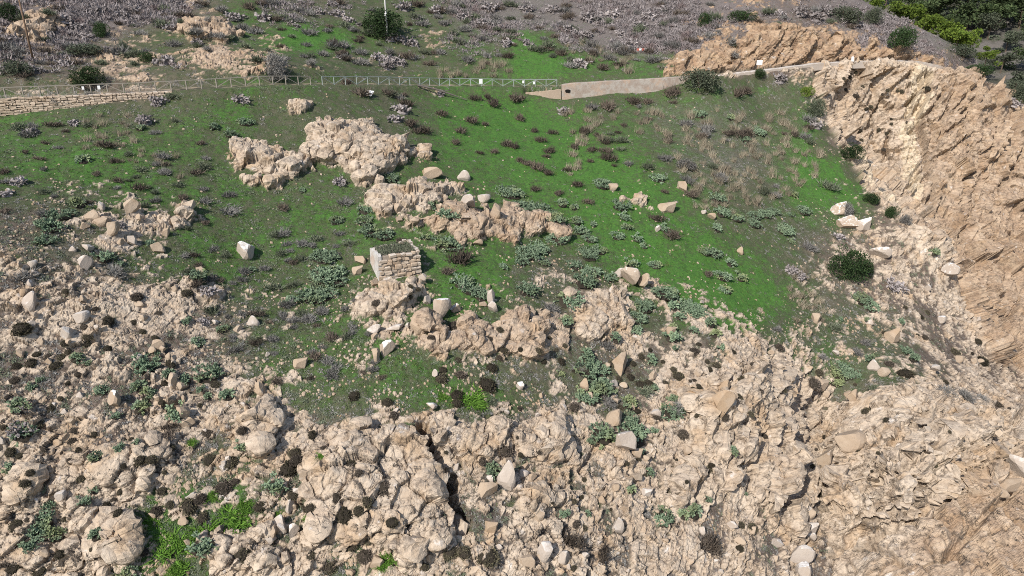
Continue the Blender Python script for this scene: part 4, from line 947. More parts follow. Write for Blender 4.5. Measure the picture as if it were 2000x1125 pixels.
HERO = [(480,490,37,31,0,'c','large white flat-faced boulder lying alone on the left meadow',.0),
 (862,605,29,38,1,'w','tall white-topped boulder standing below the stone hut',.08),(822,628,26,36,2,'r','rounded leaning boulder left of the tall white-topped boulder',.35),
 (757,682,27,26,3,'w','white-capped round boulder on the green strip below the hut',0),(735,696,14,25,4,'r','thin pointed slab standing beside the white-capped boulder',-.15),
 (889,602,20,18,5,'w','small pale block touching the right side of the tall white-topped boulder',.3),(835,587,13,17,6,'g','small pale stone above the leaning boulder',.2),
 (958,580,15,26,7,'g','upright white slab right of the prickly pear band behind the hut',-.3),(964,601,16,19,4,'g','flat white slab under the upright white slab',-.6),
 (1229,541,36,36,8,'w','big white-topped boulder perched where the green slope meets the rocks',.1),(1255,549,18,34,9,'r','pale pillar rock leaning right of the perched boulder',.45),(1208,535,22,18,5,'g','pale rock behind the left shoulder of the perched boulder',0),
 (1331,365,17,18,6,'r','single pale block in the middle of the green slope',0),(1303,407,32,18,7,'r','low pink rock slab on the green slope',0),(1388,424,15,13,8,'r','small pink block right of the low pink slab',0),(1373,415,10,7,1,'g','flat pale stone beside the small pink block',0),
 (1445,490,12,13,2,'r','lone pinkish stone on the lower right grass',0),(1283,447,10,11,3,'g','pale stone between cactus clumps on the green slope',0),(1196,368,20,13,4,'r','rounded stone between the two prickly pears on the green slope',0),
 (1636,410,46,22,5,'w','big pale boulder with a white top at the ravine edge',-.15),(1652,438,36,24,6,'w','second pale boulder just below the big one at the ravine edge',-.3),(1683,442,26,22,7,'c','chalky white rock right of the boulders at the ravine edge',-.2),
 (1714,498,38,24,8,'c','chalky white rock pile right of the dark juniper bush',0),(1845,530,34,26,9,'c','chalky white rock on the ledge under the cliff',.3),(1806,562,12,12,0,'c','small white stone under the cliff ledge',0),(1838,625,14,14,1,'c','round white stone in the ravine below the cliff',0),
 (988,928,30,50,2,'g','tall grey boulder standing on the scree below the rounded crag',.1),(953,958,32,30,3,'r','squarish tan boulder at the foot of the tall grey boulder',.5),(1061,1080,24,34,4,'g','pale pointed block near the bottom edge right of the big crag',.2),
 (1098,1092,26,26,5,'g','grey block right of the pale pointed block',0),(1027,1100,26,22,6,'r','tan block left of the pale pointed block',0),(1580,1030,20,20,7,'g','small pale stone at the mouth of the shaded gully',0),(1580,1054,24,20,8,'c','white stone at the mouth of the shaded gully',0),
 (1557,1087,42,40,9,'g','large greenish grey boulder at the bottom of the shaded gully',0),(1512,1061,22,16,0,'g','flat stone left of the white gully stone',0),(1562,1118,26,30,1,'c','white boulder at the bottom edge under the shaded gully',0),
 (1205,1028,20,28,2,'g','pale upright block on the bottom scree right of centre',0),(1270,965,0,0,0,'',None,0),(577,1037,19,27,3,'c','small white stone standing left of the big crag',0),(533,1045,21,30,4,'r','rounded tan stone left of the small white stone',0),
 (565,990,16,26,5,'g','pale standing stone above the small white stone',0),(595,935,22,32,6,'r','leaning pale slab above the rows of cushion shrubs',.4),(588,712,26,18,7,'r','pinkish half buried rock on the mid slope grass',0),
 (842,796,20,13,8,'c','small white rock on top of the rounded crag',0),(850,732,10,17,9,'g','little white standing stone beside two dark cushion shrubs',0),(198,404,14,16,0,'g','grey white stone on top of the left boulder heap',0),
 (221,449,20,26,1,'r','pale pointed boulder in the left boulder heap',.2),(182,424,26,18,2,'r','low boulder at the left side of the left boulder heap',0),(255,405,30,24,3,'r','tan boulder in the middle of the left boulder heap',-.3),(200,437,28,16,4,'r','tan boulder under the left boulder heap',-.2),
 (165,443,20,14,5,'r','small low boulder left of the left boulder heap',0),(260,470,14,16,6,'g','square pale block below the left boulder heap',0),(326,455,14,16,7,'r','lone pale stone right of the left boulder heap',0),(103,400,0,0,0,'',None,0),(172,485,20,14,8,'g','grey boulder below the left prickly pear strip',0),
 (229,782,26,34,9,'w','boulder with a dark hollow beside the small cactus',0),(132,650,22,22,0,'g','pale boulder with a black shadow on its right in the upper scree',0),(163,622,26,20,1,'g','greyish white boulder among the upper scree',0),(62,588,24,34,2,'g','tall pale boulder near the left edge',.3),
 (1402,786,46,36,3,'r','egg-shaped smooth boulder on the pale rock buttress',-.5),(1015,756,14,14,4,'c','round white stone left of the prickly pear gully',0),(1197,818,38,30,5,'r','big flat-faced block below the prickly pear gully',-.2),(1213,866,36,34,6,'g','pale block below the two round cactus mats',0),
 (1955,949,48,22,7,'r','oval pale boulder leaning on the red bedrock at the right edge',0),(1978,912,50,40,8,'g','large grey boulder at the right edge above the oval boulder',.2),(1945,968,26,20,9,'r','square pale stone under the oval boulder',0),(1607,892,20,38,0,'r','tall pale slab beside the shaded gully',.3),
 (1660,868,50,34,1,'r','big smooth boulder right of the shaded gully',-.3),(1142,752,16,20,2,'r','upright pale stone left of the cactus gully',0),(1212,710,28,36,3,'r','tall pale boulder right of the cactus gully',.1),(340,745,14,26,4,'r','upright pale stone right of the large round prickly pear',0),
 (905,560,10,10,5,'g','small pale stone on the dark grass right of the hut',0),(720,505,0,0,0,'',None,0),(705,510,20,14,6,'r','flat tan rock at the left foot of the hut',0),(700,530,18,16,7,'r','pale tan stone below the left foot of the hut',0),
 (770,645,34,12,8,'g','pale ridge stone below the rock shelf',-.4),(912,395,36,22,9,'g','pale block on top of the long rock ledge',-.4),(966,412,20,26,0,'r','upright block standing on the long rock ledge',0),(945,390,22,16,1,'g','grey boulder on the upper end of the long rock ledge',0),
 (905,345,22,18,2,'g','pale boulder at the upper right of the tilted slab',0),(842,342,40,22,3,'r','low rock at the top of the tilted slab',0),(776,408,16,16,4,'r','loose stone sitting on the tilted slab',0)]
MT = {'r': M_ROCK, 'w': M_WROCK, 'g': M_GROCK, 'c': M_CHALK}
for u, v, w, h, k, m, lab, tl in HERO:
    if lab: rockput(k, MT[m], u, v, w*1.15, h*1.2, lab, tilt=tl).location.z += .08*h/20
rb = np.random.default_rng(17); cnt = 0
while cnt < 190:
    u, v = rb.uniform(0, 2000), rb.uniform(400, 1120) ; i, j = cast(u, v); f = FR[i, j]
    if not (.25 < f < .86) or rb.uniform() > .9 or (u > 1500 and v < 620): continue
    w = rb.uniform(10, 22) * rb.choice([.8, 1, 1.35]); h = w*rb.uniform(.65, 1.15)
    rockput(int(rb.integers(0, 10)), (M_ROCK, M_ROCK, M_GROCK)[rb.integers(0, 3)], u, v, w, h, None, tilt=rb.uniform(-.4, .4)); cnt += 1
# ---------------------------------------------------------------- dark cushion shrubs
M_CUSHG = leaf_mat('dark_scrub_twigs', (.050, .042, .034), (.115, .098, .080), .2)
CU = [mk('cushion_shrub_%d' % k, cushion(300+k), M_CUSH) for k in range(6)]
for me in CU:
    me.materials.append(M_CORE); nn = len(me.polygons); mi = np.zeros(nn, np.int32); mi[:45] = 1; me.polygons.foreach_set('material_index', mi)
CUB = []
for me in CU: q = me.copy(); q.materials[0] = M_HEATH; CUB.append(q)
def zl(u0, v0, t): return [(u0 + a/3.75, v0 + b/3.75, c/3.75) for a, b, c in (tuple(map(float, q.split(','))) for q in t.split())]
CUSH = zl(0,560,"490,60,60 995,85,80 1360,60,70 780,250,80 615,290,50 475,410,45 640,415,55 645,370,50 785,450,60 985,260,45 1055,325,45 1250,380,40 1130,370,50 1155,190,45 165,295,100 270,500,40 350,510,50 450,515,45 225,555,60 120,580,60 405,575,65 100,685,50 160,505,40 500,480,30 500,710,40 575,645,40 385,880,60 1245,555,60 1210,710,45 1575,715,70 1180,855,35 440,820,35 290,1000,80 690,1080,50 25,1030,35 555,1050,45 1465,865,40 1520,1065,80 700,155,40 1780,1090,60")
CUSH += zl(500,560,"715,790,85 950,845,90 1005,935,75 1690,705,110 1730,585,90 1495,640,80 1360,665,80 1370,610,50 1470,790,70 1475,845,70 1805,460,60 1785,520,50 1475,535,60 1450,280,70 1780,315,55 1710,380,50 1275,370,45 875,135,50 1120,70,40 1155,35,40 1115,30,30 415,1085,65")
CUSH += zl(1000,560,"655,360,50 750,395,40 270,375,35 155,475,50 55,460,45 320,460,35 175,420,40 385,430,30 1005,465,40 940,505,60 880,560,45 830,600,60 870,665,60 730,560,50 780,665,50 940,705,80 1000,700,70 1325,465,50 1365,420,45 1120,705,50 1220,650,70 1175,600,50 1425,545,40 1495,570,60 1440,600,40 1740,580,40 1610,470,40 1330,685,35 1295,685,25 1280,745,30 1370,730,35 1790,755,50 1660,690,60 1640,800,50 1100,550,30 590,860,50 450,870,70 230,545,40 360,540,60 455,620,35 1060,955,70 800,880,60 1395,970,35 1250,1080,80 910,910,40 1550,950,60 1700,930,40 60,890,50")
CUSH += zl(1500,560,"640,715,40 375,630,60 850,340,35 930,380,60 1135,370,50 1370,475,70 1520,395,40 1000,145,40 1165,185,40 1110,210,40 1485,480,25 1560,540,80 1095,350,25 890,560,80 1010,630,80 1290,700,40 1760,890,25 1680,860,70 1400,1050,25 50,760,60 80,440,60 1280,1090,40 900,985,40 735,910,60 250,690,80 415,1105,40 145,1020,60")
CUSH += zl(0,825,"530,130,50 415,130,40 85,210,55 150,240,60 580,190,50 330,210,40 535,265,40 920,120,20 965,125,30 1240,190,60 1080,255,80 1130,270,80 915,320,35 1535,270,80 1690,290,90 205,440,60 610,405,60 345,410,60 235,360,60 330,390,50 910,500,45 790,600,60 840,560,45 965,560,35 885,650,70 1640,470,120 1720,430,70 1470,550,90 1390,600,90 1145,640,80 1060,940,80 1490,690,70 1590,885,50 715,910,35 780,940,35 140,740,80 215,705,40 485,710,40 1790,960,90 490,940,60 315,1085,60 115,1060,70 1240,950,70 1215,365,30 1185,500,50 1245,600,50")
CUSH += zl(500,825,"240,330,110 345,265,90 285,215,70 485,195,50 60,310,55 270,530,70 30,605,80 590,545,90 930,475,110 690,660,110 380,630,80 445,625,60 840,590,60 770,640,70 800,965,110 860,860,55 1040,905,60 1005,740,60 1220,865,50 710,900,60 410,975,60 1270,215,55 1385,215,35 690,300,60 760,370,60 1380,680,30 1370,330,60 1690,970,120 1420,940,100 1520,950,100 1230,1060,60 550,1060,90 1640,270,60 1820,200,80")
CUSH += zl(1000,825,"20,120,50 75,230,40 160,215,40 460,740,55 515,775,55 910,270,35 955,225,40 1245,445,30 1200,275,25 1670,755,45 1750,760,50 520,415,40 440,595,50 815,290,35 1480,310,45 1440,350,60 720,640,30 240,590,20 500,550,30 1860,105,35 970,385,35 1645,910,60 440,1070,40")
CUSH += zl(1500,825,"865,260,35 810,320,40 365,385,45 365,510,50 1395,55,20 1580,180,15 640,195,45 500,255,80 1230,325,30 1210,355,25 720,370,20 775,360,20 905,610,20 1360,580,30 940,560,30 60,200,30 330,190,35 300,310,35")
CLIFFS = zl(1500,0,"670,630,26 850,670,26 820,690,22 965,670,28 935,660,22 665,530,24 500,570,26 515,595,24 620,565,30 580,655,26 610,700,40 900,875,26 905,910,28 565,910,30 800,950,28 665,965,34 865,980,28 840,1100,28 700,1075,32 650,1020,28 1010,895,30 710,795,30 745,780,28 1180,645,40")
for u, v, w in CUSH + CLIFFS:
    k = random.randrange(6); desc = size_word(w, 12.5, 20) + ' dark ' + random.choice(['round', 'round', 'domed']) + ' cushion shrub'
    o = put('cushion_shrub', CU[k] if random.random() < .78 else CUB[k], u, v, w*random.uniform(1.1, 1.55), 'shrub', 'dark cushion shrubs on the rocks', desc, hscale=random.uniform(.65, 1.0), sink=.05, lean=.55, drop=.14); o.scale.x *= random.uniform(.8, 1.25); o.scale.y *= random.uniform(.8, 1.2)
# ---------------------------------------------------------------- prickly pears
PP = {}
for k, (wd, st, gn) in enumerate(((1.0, 12, 4), (1.2, 15, 4), (2.2, 36, 4), (2.4, 42, 4), (3.4, 74, 4), (3.6, 84, 4), (5.0, 140, 4))):
    PP[k] = (mk('prickly_pear_%d' % k, pads(400+k, wd, st, gn, .06, .205), M_PEAR), wd + .5)
    me = PP[k][0]; me.materials.append(M_CORE); mi = np.zeros(len(me.polygons), np.int32); mi[:50] = 1; me.polygons.foreach_set('material_index', mi)
PEAR = zl(0,300,"615,35,100 380,490,180 450,410,180 560,345,120 330,600,140 310,500,100 760,750,120 1110,650,80 1430,895,130 1850,850,60 880,805,60")
PEAR += zl(0,560,"1055,500,220 1455,390,100 1515,600,190 1365,675,90 1230,630,90 750,745,90 555,510,90 645,545,75 1020,720,110 1080,770,120 1030,870,110 1660,780,100 1530,805,65 1290,890,150 850,930,70 160,850,140 170,1020,170 245,710,80 300,665,50 1470,730,60 1630,290,80 1370,240,70")
PEAR += zl(500,300,"510,700,200 480,850,200 470,960,240 400,1000,180 560,820,180 600,900,150 800,380,120 810,470,130 850,540,150 930,560,150 590,460,110 1400,400,160 1300,370,100 1380,620,160 1440,650,140 1240,600,80 1000,160,120 1850,230,200 1500,900,170 1570,950,170 1640,1000,140 260,1060,90 335,265,50 1820,820,70")
PEAR += zl(1000,300,"100,330,230 220,370,160 30,260,120 310,420,180 660,190,140 790,340,150 1070,160,110 370,350,90 460,390,70 600,510,60 770,570,110 850,530,80 920,610,90 970,670,60 100,670,200 200,640,180 210,760,120 60,760,120 450,790,110 540,680,180 640,680,120 530,880,180 590,830,150 700,880,120 420,1030,180 870,790,100 1040,790,100 1110,980,160 1170,1000,120 100,960,160 1300,1080,200 960,1080,160 1530,860,130 1560,970,110 1670,890,90 1410,690,110 1480,700,120 1500,530,80 1600,790,80 1640,440,110 1780,430,110 1770,490,110 1840,420,90 1110,530,90 1490,300,130 1530,400,120 500,530,120 560,600,100 330,590,150 470,480,90 820,450,90")
PEAR += zl(1500,300,"40,400,90 125,520,150 260,390,110 170,630,60 680,1020,160 1190,690,90 20,430,60 170,440,50 750,1090,120 190,290,60")
PEAR += zl(1000,560,"1310,120,190 1180,130,90 990,100,120 910,190,150 900,310,100 725,345,80 1170,350,110 1180,290,80 1450,260,90 1490,340,80 1520,430,70 1320,310,70 1220,210,80 390,240,100 1010,520,90 1200,440,50 560,560,200 620,650,220 560,740,200 640,570,150 680,700,150 530,470,120 1160,850,170 1140,900,130 1200,800,70 640,1030,180 690,1080,150 880,1030,220 860,920,140 850,830,120 1045,730,70 355,635,60 1040,1040,60")
PEAR += zl(1500,560,"520,570,170 480,650,120 590,600,120 650,630,70 1000,440,100 1060,510,80 740,510,70 520,225,40 720,240,50 970,250,60")
PEAR += zl(0,825,"730,230,90 840,170,80 50,320,90 340,700,150 330,770,150 240,850,120 430,790,120 600,575,90 1780,150,90 1470,870,170 700,470,80 360,600,100 730,800,100 950,1080,110 90,410,90 1020,130,50")
PEAR += zl(500,825,"145,430,150 1740,330,130")
PEAR += zl(1000,825,"1110,640,150 1330,640,120 1090,700,110 1240,660,90 1570,190,80 1410,545,50 370,640,80 545,660,50 990,345,70 860,480,80 1700,510,50 570,130,60")
PEAR += zl(0,0,"1800,870,110 1560,920,80 1690,960,90 1030,930,70") + zl(1000,0,"1370,810,110 1800,930,130 1600,850,70 1700,1000,80")
for u, v, w in PEAR:
    ppm = where(u, v)[1]; wm = w/ppm; k = (0, 1)[random.random() < .5] if wm < 1.7 else (2, 3)[random.random() < .5] if wm < 2.9 else (4, 5)[random.random() < .5] if wm < 4.6 else 6
    me, wd = PP[k]
    put('prickly_pear', me, u, v, w*1.22, 'cactus', 'prickly pears on the hillside', size_word(w, 25, 40) + ' grey-green prickly pear clump', unit=wd, sink=.03, lean=.5, hscale=random.uniform(.9, 1.1), drop=.26)
# ---------------------------------------------------------------- heath tufts, grey scrub, straw tufts, withered cactus
TU = [mk('heath_shrub_%d' % k, tuft(500+k, 300, 1.0, .30, .040), M_HEATH) for k in range(4)]
TG = [mk('grey_shrub_%d' % k, tuft(520+k, 380, 1.0, .22, .034), M_GREY) for k in range(4)]
TN = [mk('grey_green_shrub_%d' % k, tuft(530+k, 380, 1.0, .22, .042), M_GGRN) for k in range(4)]
ST = [mk('straw_tuft_%d' % k, straw(540+k), M_STRAW) for k in range(5)]
DP = [mk('withered_cactus_%d' % k, join(pads(560+k, 1.3, 18, 3, .28, .30), tris_at(np.random.default_rng(k).normal(size=(60, 3))*[.28, .28, .05], rsph(60, np.random.default_rng(k))*[1, 1, .5]+[0, 0, .2], np.full(60, .7), np.full(60, .05), np.random.default_rng(k))), M_DEAD) for k in range(4)]
HEA = zl(500,0,"1600,710,80 1750,740,100 1700,700,60 1870,700,60 1570,870,110 1490,940,90 1680,900,60 1460,1030,80 1830,1040,90 1740,1100,70 1640,1110,50 1360,820,90 1220,940,120 1120,890,100 1100,740,110 780,660,140 670,590,100 1080,690,60 1000,680,70 960,670,80 740,290,70 1100,400,110")
HEA += zl(1000,0,"30,710,100 60,850,90 200,1015,80 450,1070,70 510,950,90 625,980,60 290,960,70 160,950,60 20,1060,80 580,1080,80 690,1090,90 690,1040,60 1160,650,130 900,730,110 700,760,130 1380,980,80 1700,960,120 1720,650,100 670,480,100 600,380,80 820,360,100 1650,660,110 360,380,80 270,1090,80")
HEA += zl(1000,300,"690,10,120 180,80,110 110,60,80 270,130,80 570,45,50 750,85,40 250,10,60 480,210,90 170,250,80 340,280,70 560,345,80 1060,460,110 1180,580,120 1310,290,80 1430,870,80 400,120,60 1110,270,60 60,40,70")
HEA += zl(500,300,"1500,730,180 1410,850,100 200,380,90 1640,590,70 1060,630,80") + zl(0,560,"1880,180,90 1180,1080,100 1240,1010,90") + zl(500,825,"1480,930,120 560,1050,120") + zl(1000,825,"420,840,180 640,950,140 1430,840,160 1480,900,140")
for u, v, w in HEA: put('heath_shrub', TU[random.randrange(4)], u, v, w*1.15, 'shrub', 'brown heath shrubs on the slope', size_word(w, 20, 27) + ' brown twiggy heath shrub', hscale=random.uniform(1.1, 1.5), lean=.15)
GRY = zl(1000,0,"1600,290,110 1630,320,90 800,370,120 1030,430,110 760,320,110 1440,250,90 1600,400,80 450,430,120 590,370,90 200,360,110") + zl(0,0,"1180,160,120 880,360,150 930,400,110 640,730,60 410,750,70 1260,700,90 240,720,60 230,960,130 570,350,120 1540,250,80 80,400,140 150,480,150 60,330,130")
GRY += zl(500,0,"150,450,150 120,520,160 190,420,120 760,370,110 400,220,110 370,320,80 560,350,80 1350,380,90 1560,420,110 650,400,110 980,670,110 1050,700,90") + zl(0,300,"1480,250,70 1680,290,90 1700,400,140 1370,540,60 1560,690,90 1350,740,80 850,860,140 780,730,90 190,880,170 1200,130,80 1040,110,90")
GRY += zl(500,300,"660,330,130 210,570,110 340,650,100 450,610,90 680,650,80 60,830,80 230,780,60 620,580,80 270,950,90 120,960,130 480,1000,60") + zl(1500,300,"440,220,140 560,400,110 290,670,110 330,690,90 810,255,60 1000,490,70 690,50,60") + zl(500,560,"200,200,110 260,240,90 390,230,120 330,180,90 520,530,120 590,570,110 660,360,90 490,430,60 410,470,70 550,640,120 1720,840,80 700,290,90")
GRY += zl(1500,560,"650,480,90 790,730,90 700,400,90 1440,780,130 1560,800,90 1270,740,120 380,500,70 60,300,70 480,290,120") + zl(1000,560,"280,140,130 700,420,110 1310,870,110 960,760,120 700,830,120")
for u, v, w in GRY: put('grey_shrub', (TG if random.random() < .72 else TN)[random.randrange(4)], u, v, w*1.2, 'shrub', 'grey scrub on the slope', size_word(w, 20, 30) + ' pale grey scrubby shrub', hscale=random.uniform(.65, 1.0), lean=.4)
UPS = []
def poly_pts(poly, n_, r, gap):
    p = np.array(poly, float); out = []; tries = 0
    while len(out) < n_ and tries < 20000:
        tries += 1; u, v = r.uniform(p[:, 0].min(), p[:, 0].max()), r.uniform(p[:, 1].min(), p[:, 1].max())
        if in_poly_dist(np.array([u]), np.array([v]), p)[0] > 0 and all(abs(u-a) > gap or abs(v-b) > gap*.6 for a, b in out[-60:]): out.append((u, v))
    return out
rs = np.random.default_rng(23); STR = []
for poly, n_, gap in (([(1270,215),(1420,205),(1560,215),(1610,290),(1600,350),(1480,400),(1390,400),(1330,340)], 130, 9), ([(160,215),(255,215),(265,290),(165,290)], 18, 8), ([(1100,250),(1180,235),(1190,270),(1110,350)], 16, 8), ([(1340,360),(1420,330),(1440,420),(1360,410)], 14, 8),
                      ([(845,130),(990,110),(1000,145),(860,148)], 16, 8), ([(1100,75),(1230,95),(1240,135),(1120,120)], 14, 9), ([(1530,520),(1600,500),(1610,620),(1560,650)], 22, 8), ([(230,285),(360,290),(350,345),(200,350)], 10, 10), ([(1080,215),(1300,190),(1290,260),(1150,240)], 18, 9)):
    STR += [(u, v, rs.uniform(15, 29)) for u, v in poly_pts(poly, n_, rs, gap)]
for u, v, w in STR: put('straw_tuft', ST[random.randrange(5)], u, v, w, 'grass tuft', 'dry straw grass tufts', size_word(w, 19.5, 24.5) + ' dry straw-coloured grass tuft', hscale=random.uniform(.5, .95), lean=.1, drop=.4)
DED = zl(0,0,"550,890,100 1070,860,140 230,950,120 1770,710,130 1160,720,120 1150,760,60 480,440,120 260,500,110 1210,430,140 1450,300,90 1250,190,110 1720,110,140 620,250,120 450,120,140 720,60,140 880,90,120 560,180,130 980,50,120") + zl(500,0,"1060,780,150 1020,850,130 1050,870,60 40,110,140 680,130,90 600,90,110 560,20,90 750,175,60 460,80,90 980,260,140 1100,290,120 1150,310,90 300,180,60 1000,420,150 950,470,130 900,400,120 1060,450,100 1080,30,140 1310,60,120 1520,110,110 1830,300,130 1680,150,130 1720,40,140 1350,680,90") + zl(1000,0,"530,240,120 420,200,120 800,230,110 860,300,100 560,110,130 720,90,130 1010,100,130 940,170,120 1130,60,120 320,60,140 110,300,90 500,450,120 370,800,110 110,50,120")
DED += zl(1500,0,"230,70,140 340,110,140 90,90,120 420,60,120 1760,740,110 350,900,110 80,560,120 640,170,110 560,130,110") + zl(0,300,"120,190,150 870,520,90 1530,1010,130 40,280,130") + zl(500,300,"620,190,110") + zl(1500,300,"510,590,100 170,830,130 930,950,150 230,880,100") + zl(0,560,"1490,240,90 170,1020,170 160,870,110")
for u, v, w in DED: put('withered_cactus', DP[random.randrange(4)], u, v, w*1.1, 'cactus', 'withered grey prickly pears', size_word(w, 28, 36) + ' withered grey prickly pear', unit=2.0, hscale=random.uniform(.9, 1.3), lean=.3)
UPP = poly_pts([(0,0),(1420,0),(1640,20),(1760,60),(1640,70),(1500,45),(1300,95),(1290,135),(700,135),(520,120),(300,120),(0,150)], 210, np.random.default_rng(29), 13)
UPP += poly_pts([(1100,190),(1320,170),(1560,170),(1600,240),(1560,380),(1300,400),(1150,260)], 36, np.random.default_rng(30), 15) + poly_pts([(0,240),(420,230),(430,400),(0,420)], 45, np.random.default_rng(33), 15) + poly_pts([(350,420),(700,480),(760,760),(520,740),(330,560)], 55, np.random.default_rng(34), 15)
for u, v in UPP:
    w = random.uniform(15, 34); q = random.random()
    if q < .4: put('grey_shrub', TG[random.randrange(4)], u, v, w, 'shrub', 'grey scrub on the slope', size_word(w, 20, 28) + ' pale grey scrubby shrub', hscale=random.uniform(.8, 1.3), lean=.2)
    elif q < .7: put('heath_shrub', TU[random.randrange(4)], u, v, w, 'shrub', 'brown heath shrubs on the slope', size_word(w, 20, 27) + ' brown twiggy heath shrub', hscale=random.uniform(.8, 1.3), lean=.2)
    else: put('olive_shrub', TN[random.randrange(4)], u, v, w, 'shrub', 'grey-green scrub on the slope', size_word(w, 20, 28) + ' grey-green scrubby shrub', hscale=random.uniform(.8, 1.3), lean=.2)
# ---------------------------------------------------------------- big bushes
BU = [mk('bush_foliage_%d' % k, bush(600+k, 4200, .62, 12, .026), None) for k in range(4)]
BUM = {}
def big_bush(u, v, w, h, m, label):
    k = random.randrange(4)
    if (k, m.name) not in BUM: me = BU[k].copy(); me.materials.append(m); BUM[(k, m.name)] = me
    pos, ppm, nrm, _ = where(u, v + h*.42); W_, H_ = w/ppm, h/ppm
    o = empty('bush', pos, label, 'bush', 'large bushes on the slope', random.uniform(0, 6.28))
    f = obj('foliage', BUM[(k, m.name)], o); f.scale = (W_*1.12, W_*1.12, H_*1.45); f.location = (0, 0, -.05*H_)
    st = MB(); st.tube([(0, 0, -.3), (.05*W_, 0, H_*.35), (.1*W_, .05*W_, H_*.6)], [.05*W_**.5, .04*W_**.5, .02*W_**.5], 6); st.tube([(0, 0, 0), (-.12*W_, .05*W_, H_*.5)], [.04*W_**.5, .02*W_**.5], 6); st.build('stem', M_BARK, o)
for q in [(755,42,96,58,M_EVER,'large dark evergreen bush behind the concrete utility pole'),(1365,152,84,52,M_BUSH,'large grey-green bush leaning over the rendered wall end'),(1655,506,74,74,M_EVER,'large dark green juniper bush on the ravine edge'),(1690,520,34,40,M_EVER,'dark green bush joined to the right of the juniper'),
 (170,145,62,40,M_EVER,'rounded dark bush just above the left fence'),(202,56,36,34,M_EVER,'dark green bush on the upper left beige rocks'),(36,132,54,40,M_BUSH,'grey-green bush below the thin wooden pole'),(165,94,74,26,M_BUSH,'wide low olive bush above the rounded dark bush'),(290,109,34,22,M_EVER,'small dark bush on the slope above the left fence'),
 (1381,36,32,34,M_EVER,'dark bush left of the orange cutting top'),(1452,30,58,26,M_EVER,'wide dark bush on top of the orange cutting'),(1748,70,54,50,M_EVER,'dark leaning bush hanging over the orange cutting'),(542,126,42,62,M_GREY,'tall grey bush beside the beige rocks above the fence'),(1905,134,56,28,M_EVER,'dark bush at the right end of the track'),
 (1577,178,32,24,M_PINE,'bright green bush at the cliff top edge'),(1592,206,38,42,M_BUSH,'grey bush below the bright green bush at the cliff edge'),(1658,292,44,34,M_EVER,'dark green bush halfway down the cliff edge'),(1699,386,38,24,M_EVER,'low dark bush at the lower cliff edge'),(1740,412,30,30,M_EVER,'small dark bush on the ridge below the cliff edge'),
 (1766,432,24,20,M_GREY,'small round grey bush on the ravine ridge'),(1650,408,30,32,M_GREY,'grey bush growing over the boulder at the ravine edge'),(1335,320,50,24,M_GREY,'wide pale grey bush among the straw grass'),(1480,142,26,18,M_EVER,'small dark bush at the foot of the white sign'),(1650,26,70,40,M_BUSH,'wide olive bush on the scrubby ridge at the top right'),
 (1705,28,40,40,M_BUSH,'olive bush on the skyline of the scrubby ridge'),(20,20,46,40,M_EVER,'dark bush in the top left corner'),(1880,100,60,30,M_BUSH,'olive bush at the end of the scrubby ridge'),(1985,150,60,40,M_BUSH,'olive bush at the right edge beyond the track')]: big_bush(*q)
for u, v, w in ((912,775,64),(935,782,40),(440,1005,80),(330,1050,70),(860,775,34),(620,895,24),(300,1015,44),(475,980,44),(385,1040,66),(340,1105,56),(410,970,30),(375,862,22),(612,1010,22),(545,1000,20),(752,1098,40)):                                     # rank green herbs
    o = put('herb_clump', mk('herb_clump', tuft(int(700+u), 700, 1, .5, .034), M_HERB), u, v, w*1.1, 'plant', 'bright green herb clumps', 'bright green leafy herb clump', hscale=.38, lean=.6, drop=.1)
# ---------------------------------------------------------------- far hillside and pines
fa, fr2 = np.linspace(.36, .86, 150), np.linspace(176, 420, 130); FA, FRr = np.meshgrid(fa, fr2, indexing='ij')
FV = np.interp(FRr, [176, 196, 230, 300, 420], [330, 235, 120, -60, -260]); b_ = -(FV-562.5)/FPX
HX, HY = np.sin(FA)*FRr, np.cos(FA)*FRr; hz = (-SP + b_*CP) / (CP + b_*SP) * HY + 5*fbm2(HX*.03, HY*.03, 3, 300) + 1.2*fbm2(HX*.2, HY*.2, 3, 305)
hv = np.stack([HX.ravel(), HY.ravel(), hz.ravel()], 1); hi_ = np.arange(150*130).reshape(150, 130)
mf, ntf, bf = mat('far_scrub'); tf = NT(ntf); a_ = tf.noise(.12, 5, .7)
tf.l(tf.mix(tf.ramp(a_, .38, .62), (.085, .085, .062), (.17, .155, .14)), bf.inputs['Base Color']); tf.bump(tf.noise(1.2, 5, .8), 1.0, .8, bf)
tag(obj('far_hillside', mesh_np('far_hillside', hv, np.stack([hi_[:-1, :-1], hi_[1:, :-1], hi_[1:, 1:], hi_[:-1, 1:]], -1).reshape(-1, 4), True, mf)), kind='structure')
def far_pt(u, v):
    x, y, z = ray(u, v); aa = math.atan2(x, y); i = int(np.clip(round((aa-.36)/.5*149), 0, 149)); e = np.maximum.accumulate(hz[i]/np.hypot(HX[i], HY[i])); j = int(np.clip(np.searchsorted(e, z/math.hypot(x, y)), 0, 129)); return Vector((HX[i, j], HY[i, j], hz[i, j]))
PC = [pine_crown(800+k) for k in range(4)]; PCM = {}
